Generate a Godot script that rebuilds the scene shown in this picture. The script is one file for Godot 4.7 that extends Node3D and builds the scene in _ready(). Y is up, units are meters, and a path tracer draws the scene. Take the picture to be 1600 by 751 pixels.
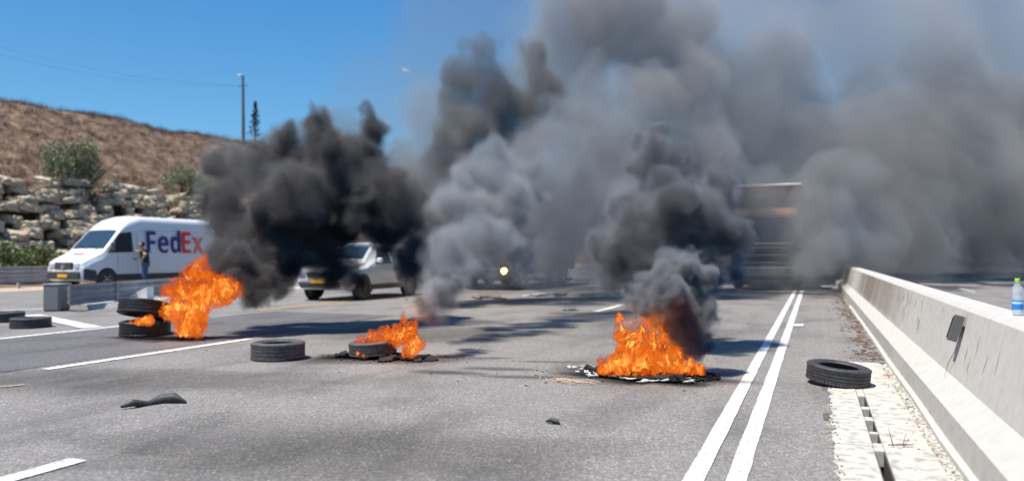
extends Node3D

var names := {}

func numbered(called: String) -> String:
	var n: int = names.get(called, 0)
	names[called] = n + 1
	return called if n == 0 else "%s_%03d" % [called, n]

func noise(kind: int, freq: float, oct := 3, sd := 1) -> FastNoiseLite:
	var n := FastNoiseLite.new()
	n.noise_type = kind
	n.frequency = freq
	n.seed = sd
	n.fractal_octaves = oct
	if oct > 1: n.fractal_type = FastNoiseLite.FRACTAL_FBM
	else: n.fractal_type = FastNoiseLite.FRACTAL_NONE
	return n

# ---- scalar fields on a grid, meshed as surface nets
class Grid:
	var o := Vector3.ZERO
	var s := 0.1
	var nx := 0
	var ny := 0
	var nz := 0
	var f := PackedFloat32Array()
	func setup(lo: Vector3, hi: Vector3, cell: float) -> void:
		o = lo
		s = cell
		nx = int(ceil((hi.x - lo.x) / cell)) + 1
		ny = int(ceil((hi.y - lo.y) / cell)) + 1
		nz = int(ceil((hi.z - lo.z) / cell)) + 1
		f.resize(nx * ny * nz)
		f.fill(0.0)
	func net(iso: float) -> Array:
		var sy := nx
		var sz := nx * ny
		var id := PackedInt32Array()
		id.resize(f.size())
		id.fill(-1)
		var vs := PackedVector3Array()
		var off := PackedInt32Array([0, 1, sy, sy + 1, sz, sz + 1, sz + sy, sz + sy + 1])
		var cx := PackedInt32Array([0, 1, 0, 1, 0, 1, 0, 1])
		var cy := PackedInt32Array([0, 0, 1, 1, 0, 0, 1, 1])
		var cz := PackedInt32Array([0, 0, 0, 0, 1, 1, 1, 1])
		var ea := PackedInt32Array([0, 2, 4, 6, 0, 1, 4, 5, 0, 1, 2, 3])
		var eb := PackedInt32Array([1, 3, 5, 7, 2, 3, 6, 7, 4, 5, 6, 7])
		for z in nz - 1:
			for y in ny - 1:
				var b := z * sz + y * sy
				for x in nx - 1:
					var i := b + x
					var m := 0
					if f[i] > iso: m += 1
					if f[i + 1] > iso: m += 1
					if f[i + sy] > iso: m += 1
					if f[i + sy + 1] > iso: m += 1
					if f[i + sz] > iso: m += 1
					if f[i + sz + 1] > iso: m += 1
					if f[i + sz + sy] > iso: m += 1
					if f[i + sz + sy + 1] > iso: m += 1
					if m == 0 or m == 8: continue
					var p := Vector3.ZERO
					var n := 0
					for e in 12:
						var a := ea[e]
						var c := eb[e]
						var fa := f[i + off[a]] - iso
						var fb := f[i + off[c]] - iso
						if (fa > 0.0) != (fb > 0.0):
							var t := fa / (fa - fb)
							p += Vector3(lerpf(cx[a], cx[c], t), lerpf(cy[a], cy[c], t), lerpf(cz[a], cz[c], t))
							n += 1
					id[i] = vs.size()
					vs.append(o + (Vector3(x, y, z) + p / n) * s)
		var tri := PackedInt32Array()
		for z in range(1, nz - 1):
			for y in range(1, ny - 1):
				var b := z * sz + y * sy
				for x in range(1, nx - 1):
					var i := b + x
					var inside := f[i] > iso
					if inside != (f[i + 1] > iso):
						quad(tri, id[i], id[i - sy], id[i - sy - sz], id[i - sz], inside)
					if inside != (f[i + sy] > iso):
						quad(tri, id[i], id[i - sz], id[i - sz - 1], id[i - 1], inside)
					if inside != (f[i + sz] > iso):
						quad(tri, id[i], id[i - 1], id[i - 1 - sy], id[i - sy], inside)
		return [vs, tri]
	func quad(tri: PackedInt32Array, a: int, b: int, c: int, d: int, flip: bool) -> void:
		if a < 0 or b < 0 or c < 0 or d < 0: return
		if not flip:
			tri.append_array([a, b, c, a, c, d])
		else:
			tri.append_array([a, c, b, a, d, c])

# soft blobs with smaller billows budding from them, and noise that frays the result
func splat(g: Grid, c: Vector3, R: float, weight: float, add: bool) -> void:
	var inv := 1.0 / (R * R)
	var cell := g.s
	var x0 := maxi(1, int((c.x - R - g.o.x) / cell))
	var x1 := mini(g.nx - 2, int((c.x + R - g.o.x) / cell) + 1)
	var y0 := maxi(1, int((c.y - R - g.o.y) / cell))
	var y1 := mini(g.ny - 2, int((c.y + R - g.o.y) / cell) + 1)
	var z0 := maxi(1, int((c.z - R - g.o.z) / cell))
	var z1 := mini(g.nz - 2, int((c.z + R - g.o.z) / cell) + 1)
	for z in range(z0, z1 + 1):
		var dz := g.o.z + z * cell - c.z
		for y in range(y0, y1 + 1):
			var dy := g.o.y + y * cell - c.y
			var row := (z * g.ny + y) * g.nx
			var r2 := dz * dz + dy * dy
			if r2 * inv > 1.0: continue
			for x in range(x0, x1 + 1):
				var dx := g.o.x + x * cell - c.x
				var q := 1.0 - (r2 + dx * dx) * inv
				if q > 0.0:
					if add: g.f[row + x] += q * q * weight
					elif q * weight > g.f[row + x]: g.f[row + x] = q * weight

func blob_grid(blobs: Array, cell: float, amp: float, bf: float, sd: int, buds := 9, rise := 1.0, pad := 1.4) -> Grid:
	var lo := Vector3.INF
	var hi := -Vector3.INF
	for b: Vector4 in blobs:
		var c := Vector3(b.x, b.y, b.z)
		lo = lo.min(c - Vector3.ONE * b.w * pad * 1.3)
		hi = hi.max(c + Vector3.ONE * b.w * pad * 1.3)
	lo -= Vector3.ONE * cell * 2.0
	hi += Vector3.ONE * cell * 2.0
	lo.y = maxf(lo.y, 0.02)
	var g := Grid.new()
	g.setup(lo, hi, cell)
	var rng := RandomNumberGenerator.new()
	rng.seed = sd
	var mean := 0.0
	for b: Vector4 in blobs:
		mean += b.w / blobs.size()
	for b: Vector4 in blobs:
		splat(g, Vector3(b.x, b.y, b.z), b.w * pad * 0.92, 0.8, true)
	for i in g.f.size():
		if g.f[i] > 1.0: g.f[i] = 1.0
	for b: Vector4 in blobs:
		for k in buds:
			var d := Vector3(rng.randfn(), rng.randfn(), rng.randfn()).normalized()
			var c := Vector3(b.x, b.y, b.z) + d * b.w * rng.randf_range(0.5, 0.85)
			var r := b.w * rng.randf_range(0.35, 0.6)
			splat(g, c, r * 1.25, 1.0, false)
			for j in 5:
				var d2 := (d + 0.9 * Vector3(rng.randfn(), rng.randfn(), rng.randfn())).normalized()
				splat(g, c + d2 * r * 0.75, r * rng.randf_range(0.4, 0.7), 0.95, false)
	var bil := noise(FastNoiseLite.TYPE_CELLULAR, bf, 2, sd)
	bil.cellular_return_type = FastNoiseLite.RETURN_DISTANCE
	bil.cellular_distance_function = FastNoiseLite.DISTANCE_EUCLIDEAN
	var det := noise(FastNoiseLite.TYPE_SIMPLEX_SMOOTH, bf * 0.6, 5, sd + 5)
	det.fractal_gain = 0.6
	# the whole cloud is stirred: every point looks up the blobs a turbulent step away
	var still := g.f.duplicate()
	for b: Vector4 in blobs:
		mark(g, Vector3(b.x, b.y, b.z), b.w * pad * 1.25)
	var wx := noise(FastNoiseLite.TYPE_SIMPLEX_SMOOTH, 0.5 / mean, 4, sd + 1)
	wx.fractal_gain = 0.58
	var W := mean * 0.75
	var sy := g.nx
	var sz := g.nx * g.ny
	for z in range(1, g.nz - 1):
		for y in range(1, g.ny - 1):
			var row := (z * g.ny + y) * g.nx
			for x in range(1, g.nx - 1):
				if g.f[row + x] > 0.01:
					var p := lo + Vector3(x, y, z) * cell
					p.y *= rise
					var a := wx.get_noise_3dv(p) * W
					var b := wx.get_noise_3d(p.y + 31.0, p.z, p.x) * W
					var c := wx.get_noise_3d(p.z, p.x + 57.0, p.y) * W
					var q := Vector3(x + a / cell, y + b / cell, z + c / cell).clamp(Vector3.ONE, Vector3(g.nx - 2.01, g.ny - 2.01, g.nz - 2.01))
					var i := int(q.x)
					var j := int(q.y)
					var k := int(q.z)
					var u := q.x - i
					var v := q.y - j
					var w := q.z - k
					var o := i + j * sy + k * sz
					var l := lerpf(lerpf(still[o], still[o + 1], u), lerpf(still[o + sy], still[o + sy + 1], u), v)
					var h := lerpf(lerpf(still[o + sz], still[o + sz + 1], u), lerpf(still[o + sz + sy], still[o + sz + sy + 1], u), v)
					var t := lerpf(l, h, w)
					if t > 0.01:
						var d := det.get_noise_3dv(p)
						var n := -0.6 - bil.get_noise_3d(p.x + d * 0.12, p.y + d * 0.1, p.z - d * 0.1)
						t += minf(1.0, t * 4.0) * amp * (n * 0.5 + d * 0.8)
					g.f[row + x] = t
	return g

func mark(g: Grid, c: Vector3, R: float) -> void:
	var lo := ((c - Vector3.ONE * R - g.o) / g.s).max(Vector3.ONE)
	var hi := ((c + Vector3.ONE * R - g.o) / g.s).min(Vector3(g.nx - 2, g.ny - 2, g.nz - 2))
	for z in range(int(lo.z), int(hi.z) + 1):
		for y in range(int(lo.y), int(hi.y) + 1):
			var row := (z * g.ny + y) * g.nx
			var r2 := R * R - (Vector2(g.o.z + z * g.s, g.o.y + y * g.s) - Vector2(c.z, c.y)).length_squared()
			if r2 <= 0.0: continue
			var half := sqrt(r2)
			for x in range(maxi(1, int((c.x - half - g.o.x) / g.s)), mini(g.nx - 2, int((c.x + half - g.o.x) / g.s)) + 1):
				if g.f[row + x] < 0.011: g.f[row + x] = 0.011

func mesh_of(net: Array) -> ArrayMesh:
	var arr := []
	arr.resize(Mesh.ARRAY_MAX)
	arr[Mesh.ARRAY_VERTEX] = net[0]
	arr[Mesh.ARRAY_INDEX] = net[1]
	var m := ArrayMesh.new()
	m.add_surface_from_arrays(Mesh.PRIMITIVE_TRIANGLES, arr)
	return m

# ---- fields worked out on worker threads while the rest is built
var jobs: Array = []

func job_run(k: int) -> void:
	var j: Dictionary = jobs[k]
	var g: Grid = flame_grid(j.blobs, j.cell, j.bf, j.sd) if j.buds == 0 else blob_grid(j.blobs, j.cell, j.amp, j.bf, j.sd, j.buds, j.rise)
	var nets := []
	for L in j.levels: nets.append(g.net(L))
	j.nets = nets

func job(blobs: Array, cell: float, amp: float, bf: float, sd: int, buds: int, rise: float, levels: Array) -> int:
	jobs.append({"blobs": blobs, "cell": cell, "amp": amp, "bf": bf, "sd": sd, "buds": buds, "rise": rise, "levels": levels, "nets": []})
	return jobs.size() - 1

# flames: soft blobs torn into tongues by stretched ridges
func flame_grid(blobs: Array, cell: float, bf: float, sd: int) -> Grid:
	var lo := Vector3.INF
	var hi := -Vector3.INF
	for b: Vector4 in blobs:
		lo = lo.min(Vector3(b.x, b.y, b.z) - Vector3(1.5, 1.5, 1.5) * b.w)
		hi = hi.max(Vector3(b.x, b.y, b.z) + Vector3(1.5, 2.2, 1.5) * b.w)
	lo.y = maxf(lo.y, 0.015)
	var g := Grid.new()
	g.setup(lo, hi, cell)
	for b: Vector4 in blobs:
		splat(g, Vector3(b.x, b.y, b.z), b.w * 1.35, 0.75, true)
		splat(g, Vector3(b.x, b.y + b.w * 0.6, b.z), b.w * 1.1, 0.45, true)
	var rid := noise(FastNoiseLite.TYPE_SIMPLEX, bf, 3, sd)
	rid.fractal_type = FastNoiseLite.FRACTAL_RIDGED
	rid.fractal_gain = 0.55
	var wrp := noise(FastNoiseLite.TYPE_SIMPLEX_SMOOTH, bf * 0.35, 2, sd + 9)
	for z in range(1, g.nz - 1):
		for y in range(1, g.ny - 1):
			var row := (z * g.ny + y) * g.nx
			for x in range(1, g.nx - 1):
				var v := g.f[row + x]
				if v > 0.01:
					var p := lo + Vector3(x, y, z) * cell
					var w := wrp.get_noise_3dv(p)
					var w2 := wrp.get_noise_3d(p.z + 7.0, p.x, p.y)
					var r := rid.get_noise_3d(p.x + w * 0.5 / bf, p.y * 0.42 + w2 * 0.4 / bf, p.z - w2 * 0.5 / bf)
					g.f[row + x] = minf(v, 1.2) * 0.5 + 0.75 * r * minf(1.0, v * 3.0) - 0.26 + 0.3 * w - 0.48 * (p.y - lo.y) / (hi.y - lo.y)
	return g

func fog(density: float, c: Color) -> FogMaterial:
	var m := FogMaterial.new()
	m.density = density
	m.albedo = c.linear_to_srgb()
	return m

func smoke(k: int, label: String, densities: Array, c: Color, heart: Color) -> void:
	var root := Node3D.new()
	root.name = numbered("smoke_plume")
	root.set_meta("label", label)
	root.set_meta("category", "smoke")
	root.set_meta("kind", "stuff")
	add_child(root, true)
	var nets: Array = jobs[k].nets
	for i in nets.size():
		if nets[i][1].size() == 0: continue
		var mi := MeshInstance3D.new()
		mi.name = "smoke_layer" if i == 0 else "smoke_layer_%03d" % i
		mi.mesh = mesh_of(nets[i])
		mi.material_override = fog(densities[i], c.lerp(heart, float(i) / maxf(1.0, nets.size() - 1.0)))  # albedo darkens inwards: lit rims and shaded core put into the colour
		root.add_child(mi, true)

# ---- materials (colours given as linear, real-world values)
func mat(c: Color, rough := 0.8, metal := 0.0, spec := 0.5) -> StandardMaterial3D:
	var m := StandardMaterial3D.new()
	m.albedo_color = c.linear_to_srgb()
	m.roughness = rough
	m.metallic = metal
	m.metallic_specular = spec
	return m

func ntex(n: FastNoiseLite, ramp: Array, size := 512) -> NoiseTexture2D:
	var g := Gradient.new()
	var offs := PackedFloat32Array()
	var cols := PackedColorArray()
	for r in ramp:
		offs.append(r[0])
		cols.append((r[1] as Color).linear_to_srgb())
	g.offsets = offs
	g.colors = cols
	var t := NoiseTexture2D.new()
	t.noise = n
	t.color_ramp = g
	t.width = size
	t.height = size
	t.seamless = true
	t.generate_mipmaps = false
	return t

func grey(v: float) -> Color:
	return Color(v, v, v)

func tri_map(m: StandardMaterial3D, scale: Vector3, world := true) -> void:
	m.uv1_triplanar = true
	m.uv1_world_triplanar = world
	m.uv1_scale = scale

func detail(m: StandardMaterial3D, t: Texture2D, scale: Vector3, world := true) -> void:
	m.detail_enabled = true
	m.detail_albedo = t
	m.detail_blend_mode = BaseMaterial3D.BLEND_MODE_MUL
	m.detail_uv_layer = BaseMaterial3D.DETAIL_UV_2
	m.uv2_triplanar = true
	m.uv2_world_triplanar = world
	m.uv2_scale = scale

func relief(m: StandardMaterial3D, t: Texture2D, cm: float) -> void:
	m.heightmap_enabled = true
	m.heightmap_texture = t
	m.heightmap_scale = cm

# ---- mesh building
class MB:
	var st := SurfaceTool.new()
	func _init(smooth := false) -> void:
		st.begin(Mesh.PRIMITIVE_TRIANGLES)
		st.set_smooth_group(0 if smooth else -1)
	func tri(a: Vector3, b: Vector3, c: Vector3) -> void:
		st.add_vertex(a)
		st.add_vertex(b)
		st.add_vertex(c)
	func quad(a: Vector3, b: Vector3, c: Vector3, d: Vector3) -> void:
		tri(a, b, c)
		tri(a, c, d)
	func oquad(o: Vector3, a: Vector3, b: Vector3, c: Vector3, d: Vector3) -> void:
		if (a - c).cross(a - b).dot((a + b + c + d) * 0.25 - o) < 0.0: quad(a, d, c, b)
		else: quad(a, b, c, d)
	func otri(o: Vector3, a: Vector3, b: Vector3, c: Vector3) -> void:
		if (a - c).cross(a - b).dot((a + b + c) / 3.0 - o) < 0.0: tri(a, c, b)
		else: tri(a, b, c)
	func box(c: Vector3, size: Vector3, bas := Basis.IDENTITY, bev := 0.0) -> void:
		var h := size * 0.5
		var b := minf(bev, minf(h.x, minf(h.y, h.z)) * 0.9)
		if b <= 0.0:
			for a in 3:
				for s in [-1.0, 1.0]:
					var u := Vector3.ZERO
					var v := Vector3.ZERO
					var w := Vector3.ZERO
					w[a] = h[a] * s
					u[(a + 1) % 3] = h[(a + 1) % 3]
					v[(a + 2) % 3] = h[(a + 2) % 3]
					oquad(c, c + bas * (w - u - v), c + bas * (w + u - v), c + bas * (w + u + v), c + bas * (w - u + v))
			return
		var pt := func(a: int, s: Vector3) -> Vector3:
			var q := Vector3(s.x * (h.x - b), s.y * (h.y - b), s.z * (h.z - b))
			q[a] = s[a] * h[a]
			return c + bas * q
		for a in 3:
			var a1 := (a + 1) % 3
			var a2 := (a + 2) % 3
			for s in [-1.0, 1.0]:
				var q: Array = []
				for k in [[-1, -1], [1, -1], [1, 1], [-1, 1]]:
					var e := Vector3.ZERO
					e[a] = s
					e[a1] = k[0]
					e[a2] = k[1]
					q.append(pt.call(a, e))
				oquad(c, q[0], q[1], q[2], q[3])
				for s2 in [-1.0, 1.0]:
					var e1 := Vector3.ZERO
					e1[a] = s
					e1[a1] = s2
					e1[a2] = -1.0
					var e2 := e1
					e2[a2] = 1.0
					oquad(c, pt.call(a, e1), pt.call(a, e2), pt.call(a1, e2), pt.call(a1, e1))
		for sx in [-1.0, 1.0]:
			for sy in [-1.0, 1.0]:
				for sz in [-1.0, 1.0]:
					var e := Vector3(sx, sy, sz)
					otri(c, pt.call(0, e), pt.call(1, e), pt.call(2, e))
	func tube(pts: Array, radii: Array, seg := 8) -> void:
		var rings := []
		var n := pts.size()
		for i in n:
			var d: Vector3 = (pts[mini(i + 1, n - 1)] - pts[maxi(i - 1, 0)]).normalized()
			var u := d.cross(Vector3.UP if absf(d.y) < 0.9 else Vector3.RIGHT).normalized()
			var v := d.cross(u)
			var r: float = radii[i] if i < radii.size() else radii[-1]
			var ring := []
			for k in seg:
				var t := TAU * k / seg
				ring.append(pts[i] + (u * cos(t) + v * sin(t)) * r)
			rings.append(ring)
		for i in n - 1:
			var o: Vector3 = (pts[i] + pts[i + 1]) * 0.5
			for k in seg:
				var k2 := (k + 1) % seg
				oquad(o, rings[i][k], rings[i][k2], rings[i + 1][k2], rings[i + 1][k])
		for k in range(1, seg - 1):
			otri(pts[1], rings[0][0], rings[0][k], rings[0][k + 1])
			otri(pts[n - 2], rings[n - 1][0], rings[n - 1][k], rings[n - 1][k + 1])
	# a closed or open profile of (radius, height) turned round the y axis
	func lathe(prof: Array, seg := 32, at := Vector3.ZERO, bas := Basis.IDENTITY, closed := false) -> void:
		var n := prof.size()
		for k in seg:
			var t0 := TAU * k / seg
			var t1 := TAU * (k + 1) / seg
			for i in (n if closed else n - 1):
				var p: Vector2 = prof[i]
				var q: Vector2 = prof[(i + 1) % n]
				var a := at + bas * Vector3(p.x * cos(t0), p.y, p.x * sin(t0))
				var b := at + bas * Vector3(p.x * cos(t1), p.y, p.x * sin(t1))
				var c := at + bas * Vector3(q.x * cos(t1), q.y, q.x * sin(t1))
				var d := at + bas * Vector3(q.x * cos(t0), q.y, q.x * sin(t0))
				if p.x > 0.0001: tri(a, b, c)
				if q.x > 0.0001: tri(a, c, d)
	# a profile of (sideways, up) swept along a path
	func sweep(prof: Array, path: Array, closed := true) -> void:
		var rings := []
		var n := path.size()
		for i in n:
			var d: Vector3 = path[mini(i + 1, n - 1)] - path[maxi(i - 1, 0)]
			d.y = 0.0
			var lat := d.normalized().cross(Vector3.UP)
			var ring := []
			for p: Vector2 in prof: ring.append(path[i] + lat * p.x + Vector3.UP * p.y)
			rings.append(ring)
		var m := prof.size()
		for i in n - 1:
			for k in (m if closed else m - 1):
				var k2 := (k + 1) % m
				quad(rings[i][k], rings[i + 1][k], rings[i + 1][k2], rings[i][k2])
		if closed:
			for k in range(1, m - 1):
				tri(rings[0][0], rings[0][k], rings[0][k + 1])
				tri(rings[n - 1][0], rings[n - 1][k + 1], rings[n - 1][k])
	func mesh() -> ArrayMesh:
		st.generate_normals()
		return st.commit()

# ---- nodes
func part(called: String, m: Mesh, mt: Material, parent: Node, at := Vector3.ZERO) -> MeshInstance3D:
	var mi := MeshInstance3D.new()
	mi.name = called
	mi.mesh = m
	mi.material_override = mt
	mi.position = at
	parent.add_child(mi, true)
	return mi

func thing(called: String, label: String, category: String, at := Vector3.ZERO, turn := 0.0, group := "") -> Node3D:
	var o := Node3D.new()
	o.name = numbered(called)
	o.position = at
	o.rotation_degrees.y = turn
	add_child(o, true)
	tag(o, label, category, group)
	return o

func tag(o: Node, label: String, category: String, group := "") -> void:
	o.set_meta("label", label)
	o.set_meta("category", category)
	if group: o.set_meta("group", group)

func single(called: String, m: Mesh, mt: Material, label: String, category: String, group := "") -> MeshInstance3D:
	var o := part(numbered(called), m, mt, self)
	tag(o, label, category, group)
	return o

func struct(called: String, m: Mesh, mt: Material, parent: Node = self) -> MeshInstance3D:
	var o := part(numbered(called) if parent == self else called, m, mt, parent)
	if parent == self: o.set_meta("kind", "structure")
	return o

func dup(o: Node3D, label: String, at: Vector3, turn := 0.0) -> Node3D:
	var c: Node3D = o.duplicate()
	c.name = numbered(String(o.name))
	add_child(c, true)
	c.position = at
	c.rotation_degrees = Vector3(0, turn, 0)
	c.set_meta("label", label)
	return c

func rect(x0: float, x1: float, z0: float, z1: float, y: float) -> ArrayMesh:
	var b := MB.new()
	b.oquad(Vector3(x0, y - 1, z0), Vector3(x0, y, z0), Vector3(x1, y, z0), Vector3(x1, y, z1), Vector3(x0, y, z1))
	return b.mesh()

# a strip on the ground between two points, its edges a little worn
func stripe(a: Vector3, c: Vector3, w: float, y: float, rng: RandomNumberGenerator) -> ArrayMesh:
	var b := MB.new()
	var d := c - a
	d.y = 0.0
	var n := maxi(2, int(d.length() / 0.25))
	var s := d.normalized().cross(Vector3.UP) * w * 0.5
	var pl := []
	var prr := []
	for i in n + 1:
		var p := a + d * (float(i) / n)
		p.y = y
		pl.append(p - s * rng.randf_range(0.93, 1.05))
		prr.append(p + s * rng.randf_range(0.93, 1.05))
	for i in n: b.oquad(pl[i] - Vector3.UP, pl[i], prr[i], prr[i + 1], pl[i + 1])
	return b.mesh()

# a flat ragged patch that thins out towards its edge
func patch(at: Vector3, rx: float, rz: float, turn: float, y: float, strength: float, sd: int, inner := 0.45) -> ArrayMesh:
	var st := SurfaceTool.new()
	st.begin(Mesh.PRIMITIVE_TRIANGLES)
	var n := noise(FastNoiseLite.TYPE_SIMPLEX_SMOOTH, 1.1, 3, sd)
	var seg := 40
	var rings := [0.0, inner, 0.5 + inner * 0.5, 1.0]
	var al := [strength, strength, strength * 0.55, 0.0]
	for k in seg:
		for i in 3:
			var q := []
			var qa := []
			for e in [[k, i], [k + 1, i], [k + 1, i + 1], [k, i + 1]]:
				var t: float = TAU * (e[0] % seg) / seg
				var r: float = rings[e[1]] * (1.0 + 0.45 * n.get_noise_2d(cos(t) * 1.3 + e[1] * 3.0, sin(t) * 1.3))
				var v := Vector3(cos(t) * rx * r, 0, sin(t) * rz * r).rotated(Vector3.UP, turn)
				q.append(Vector3(at.x + v.x, y, at.z + v.z))
				qa.append(al[e[1]])
			for j in [0, 1, 2, 0, 2, 3]:
				st.set_color(Color(1, 1, 1, qa[j]))
				st.set_normal(Vector3.UP)
				st.add_vertex(q[j])
	return st.commit()

func stain_mat(c: Color, rough := 0.75) -> StandardMaterial3D:
	var m := mat(c, rough)
	m.vertex_color_use_as_albedo = true
	m.transparency = BaseMaterial3D.TRANSPARENCY_ALPHA
	return m

# many small leaves through a crown's volume
func leaf_mesh(center: Vector3, rad: Vector3, count: int, size: float, sd: int, lumps := 7) -> ArrayMesh:
	var rng := RandomNumberGenerator.new()
	rng.seed = sd
	var b := MB.new()
	var cs := []
	for i in lumps:
		var d := Vector3(rng.randfn(), rng.randfn(), rng.randfn()).normalized()
		cs.append([Vector3(d.x * rad.x, d.y * rad.y, d.z * rad.z) * 0.6, rng.randf_range(0.4, 0.6)])
	for i in count:
		var l: Array = cs[i % lumps]
		var d: Vector3 = Vector3(rng.randfn(), rng.randfn(), rng.randfn()).normalized() * pow(rng.randf(), 0.45) * l[1]
		var p: Vector3 = center + l[0] + Vector3(d.x * rad.x, d.y * rad.y, d.z * rad.z)
		var u := Vector3(rng.randfn(), rng.randfn(), rng.randfn()).normalized()
		var v := u.cross(Vector3(rng.randfn(), rng.randfn(), rng.randfn())).normalized()
		var s := size * rng.randf_range(0.6, 1.4)
		b.quad(p - u * s, p + v * s * 0.5, p + u * s, p - v * s * 0.5)
	return b.mesh()

func leaf_mat(c: Color) -> StandardMaterial3D:
	var m := mat(c, 0.7)
	m.backlight_enabled = true
	m.backlight = Color(0.25, 0.3, 0.1)
	m.albedo_texture = ntex(noise(FastNoiseLite.TYPE_SIMPLEX, 0.03, 3, 4), [[0.2, grey(0.55)], [0.8, grey(1.0)]], 128)
	tri_map(m, Vector3.ONE * 0.4)
	return m

# a lump of rock
func rock_mesh(sd: int, rough := 0.28) -> ArrayMesh:
	var n := noise(FastNoiseLite.TYPE_SIMPLEX, 0.9, 3, sd)
	var b := MB.new()
	var N := 5
	for a in 3:
		for s in [-1.0, 1.0]:
			for i in N:
				for j in N:
					var q := []
					for e in [[i, j], [i + 1, j], [i + 1, j + 1], [i, j + 1]]:
						var v := Vector3.ZERO
						v[a] = s
						v[(a + 1) % 3] = e[0] * 2.0 / N - 1.0
						v[(a + 2) % 3] = e[1] * 2.0 / N - 1.0
						var w := v.lerp(v.normalized(), 0.28)
						q.append(w * 0.5 * (1.0 + rough * n.get_noise_3dv(w * 1.2 + Vector3.ONE * sd)))
					b.oquad(Vector3.ZERO, q[0], q[1], q[2], q[3])
	return b.mesh()

# ---- tyres
var rubber: StandardMaterial3D
var liner: StandardMaterial3D

func make_tyre(called: String, label: String, R: float, W: float, at: Vector3, group: String) -> Node3D:
	var t := thing(called, label, "tyre", at, 0.0, group)
	var h := W * 0.5
	var g := 0.006
	var tr := []
	for k in [[0.94, -0.985], [0.962, -0.95], [0.98, -0.88], [0.991, -0.78], [0.997, -0.66], [0.999, -0.46], [0.999, -0.44], [1.0, -0.36], [1.0, -0.34], [1.0, -0.06], [1.0, -0.04], [1.0, 0.04], [1.0, 0.06], [1.0, 0.34], [1.0, 0.36], [0.999, 0.44], [0.999, 0.46], [0.997, 0.66], [0.991, 0.78], [0.98, 0.88], [0.962, 0.95], [0.94, 0.985]]:
		tr.append(Vector2(R * k[0], h * k[1] + h))
	for i in [[6, 7], [10, 11], [14, 15]]:
		for j in i: tr[j].x -= g
	var b := MB.new(false)
	b.lathe(tr, 56)
	# cross blocks: shallow sipes cut as raised lugs along both shoulders
	for k in 56:
		var t0 := TAU * (k + 0.5) / 56
		for s in [0.2, 1.8]:
			b.box(Vector3(cos(t0) * R * 0.984, h * s, sin(t0) * R * 0.984), Vector3(0.016, h * 0.2, R * 0.085), Basis(Vector3.UP, -t0), 0.004)
	part("tread", b.mesh(), rubber, t)
	for s in [-1.0, 1.0]:
		var sw := MB.new(true)
		var pf := []
		for k in [[0.94, 0.985], [0.92, 1.01], [0.89, 1.03], [0.84, 1.05], [0.8, 1.05], [0.795, 1.035], [0.74, 1.02], [0.69, 0.96], [0.665, 0.87], [0.655, 0.8], [0.635, 0.78]]:
			pf.append(Vector2(R * k[0], h + s * h * k[1]))
		sw.lathe(pf, 56)
		part("sidewall", sw.mesh(), rubber, t)
	var il := MB.new(true)
	var pi := []
	for k in [[0.635, 0.78], [0.66, 0.74], [0.72, 0.88], [0.84, 0.94], [0.93, 0.82], [0.955, 0.4], [0.96, 0.0], [0.955, -0.4], [0.93, -0.82], [0.84, -0.94], [0.72, -0.88], [0.66, -0.74], [0.635, -0.78]]:
		pi.append(Vector2(R * k[0], h + h * k[1]))
	il.lathe(pi, 56)
	part("inner_liner", il.mesh(), liner, t)
	return t

# ---- fire
func flame_mat(sd: int, ramp: Array, a0: float, a1: float, energy: float, scale: float) -> StandardMaterial3D:
	var m := StandardMaterial3D.new()
	m.transparency = BaseMaterial3D.TRANSPARENCY_ALPHA
	m.roughness = 1.0
	m.metallic_specular = 0.0
	var n := noise(FastNoiseLite.TYPE_SIMPLEX, 0.01, 5, sd)
	n.domain_warp_enabled = true
	n.domain_warp_amplitude = 45.0
	n.domain_warp_frequency = 0.012
	n.domain_warp_fractal_octaves = 3
	m.emission_enabled = true
	m.emission = Color.WHITE
	m.emission_operator = BaseMaterial3D.EMISSION_OP_MULTIPLY
	m.emission_energy_multiplier = energy
	m.emission_texture = ntex(n, ramp, 512)
	var g := Gradient.new()
	g.offsets = PackedFloat32Array([0.38, 0.5, 0.62])
	g.colors = PackedColorArray([Color(0.03, 0.02, 0.02, a0), Color(0.03, 0.02, 0.02, (a0 + a1) * 0.5), Color(0.02, 0.02, 0.02, a1)])
	var t := NoiseTexture2D.new()
	t.noise = n
	t.color_ramp = g
	t.width = 512
	t.height = 512
	t.seamless = true
	t.generate_mipmaps = false
	m.albedo_texture = t
	tri_map(m, Vector3(1.0, 0.6, 1.0) * scale)
	return m

func fire(k: int, label: String, at: Vector3, mats: Array, glow: float) -> Node3D:
	var f := thing("fire", label, "fire", at, 0.0, "fires burning on the road")
	var nets: Array = jobs[k].nets
	for i in nets.size():
		if nets[i][1].size() == 0: continue
		part("flame", mesh_of(nets[i]), mats[i], f, -at)
	var l := OmniLight3D.new()
	l.name = "flame_light"
	l.light_color = Color(1.0, 0.55, 0.2)
	l.light_energy = glow
	l.light_size = 0.35
	l.omni_range = 40.0
	l.omni_attenuation = 2.0
	l.shadow_enabled = true
	l.position = Vector3(0, 0.45, 0)
	f.add_child(l)
	return f

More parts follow.
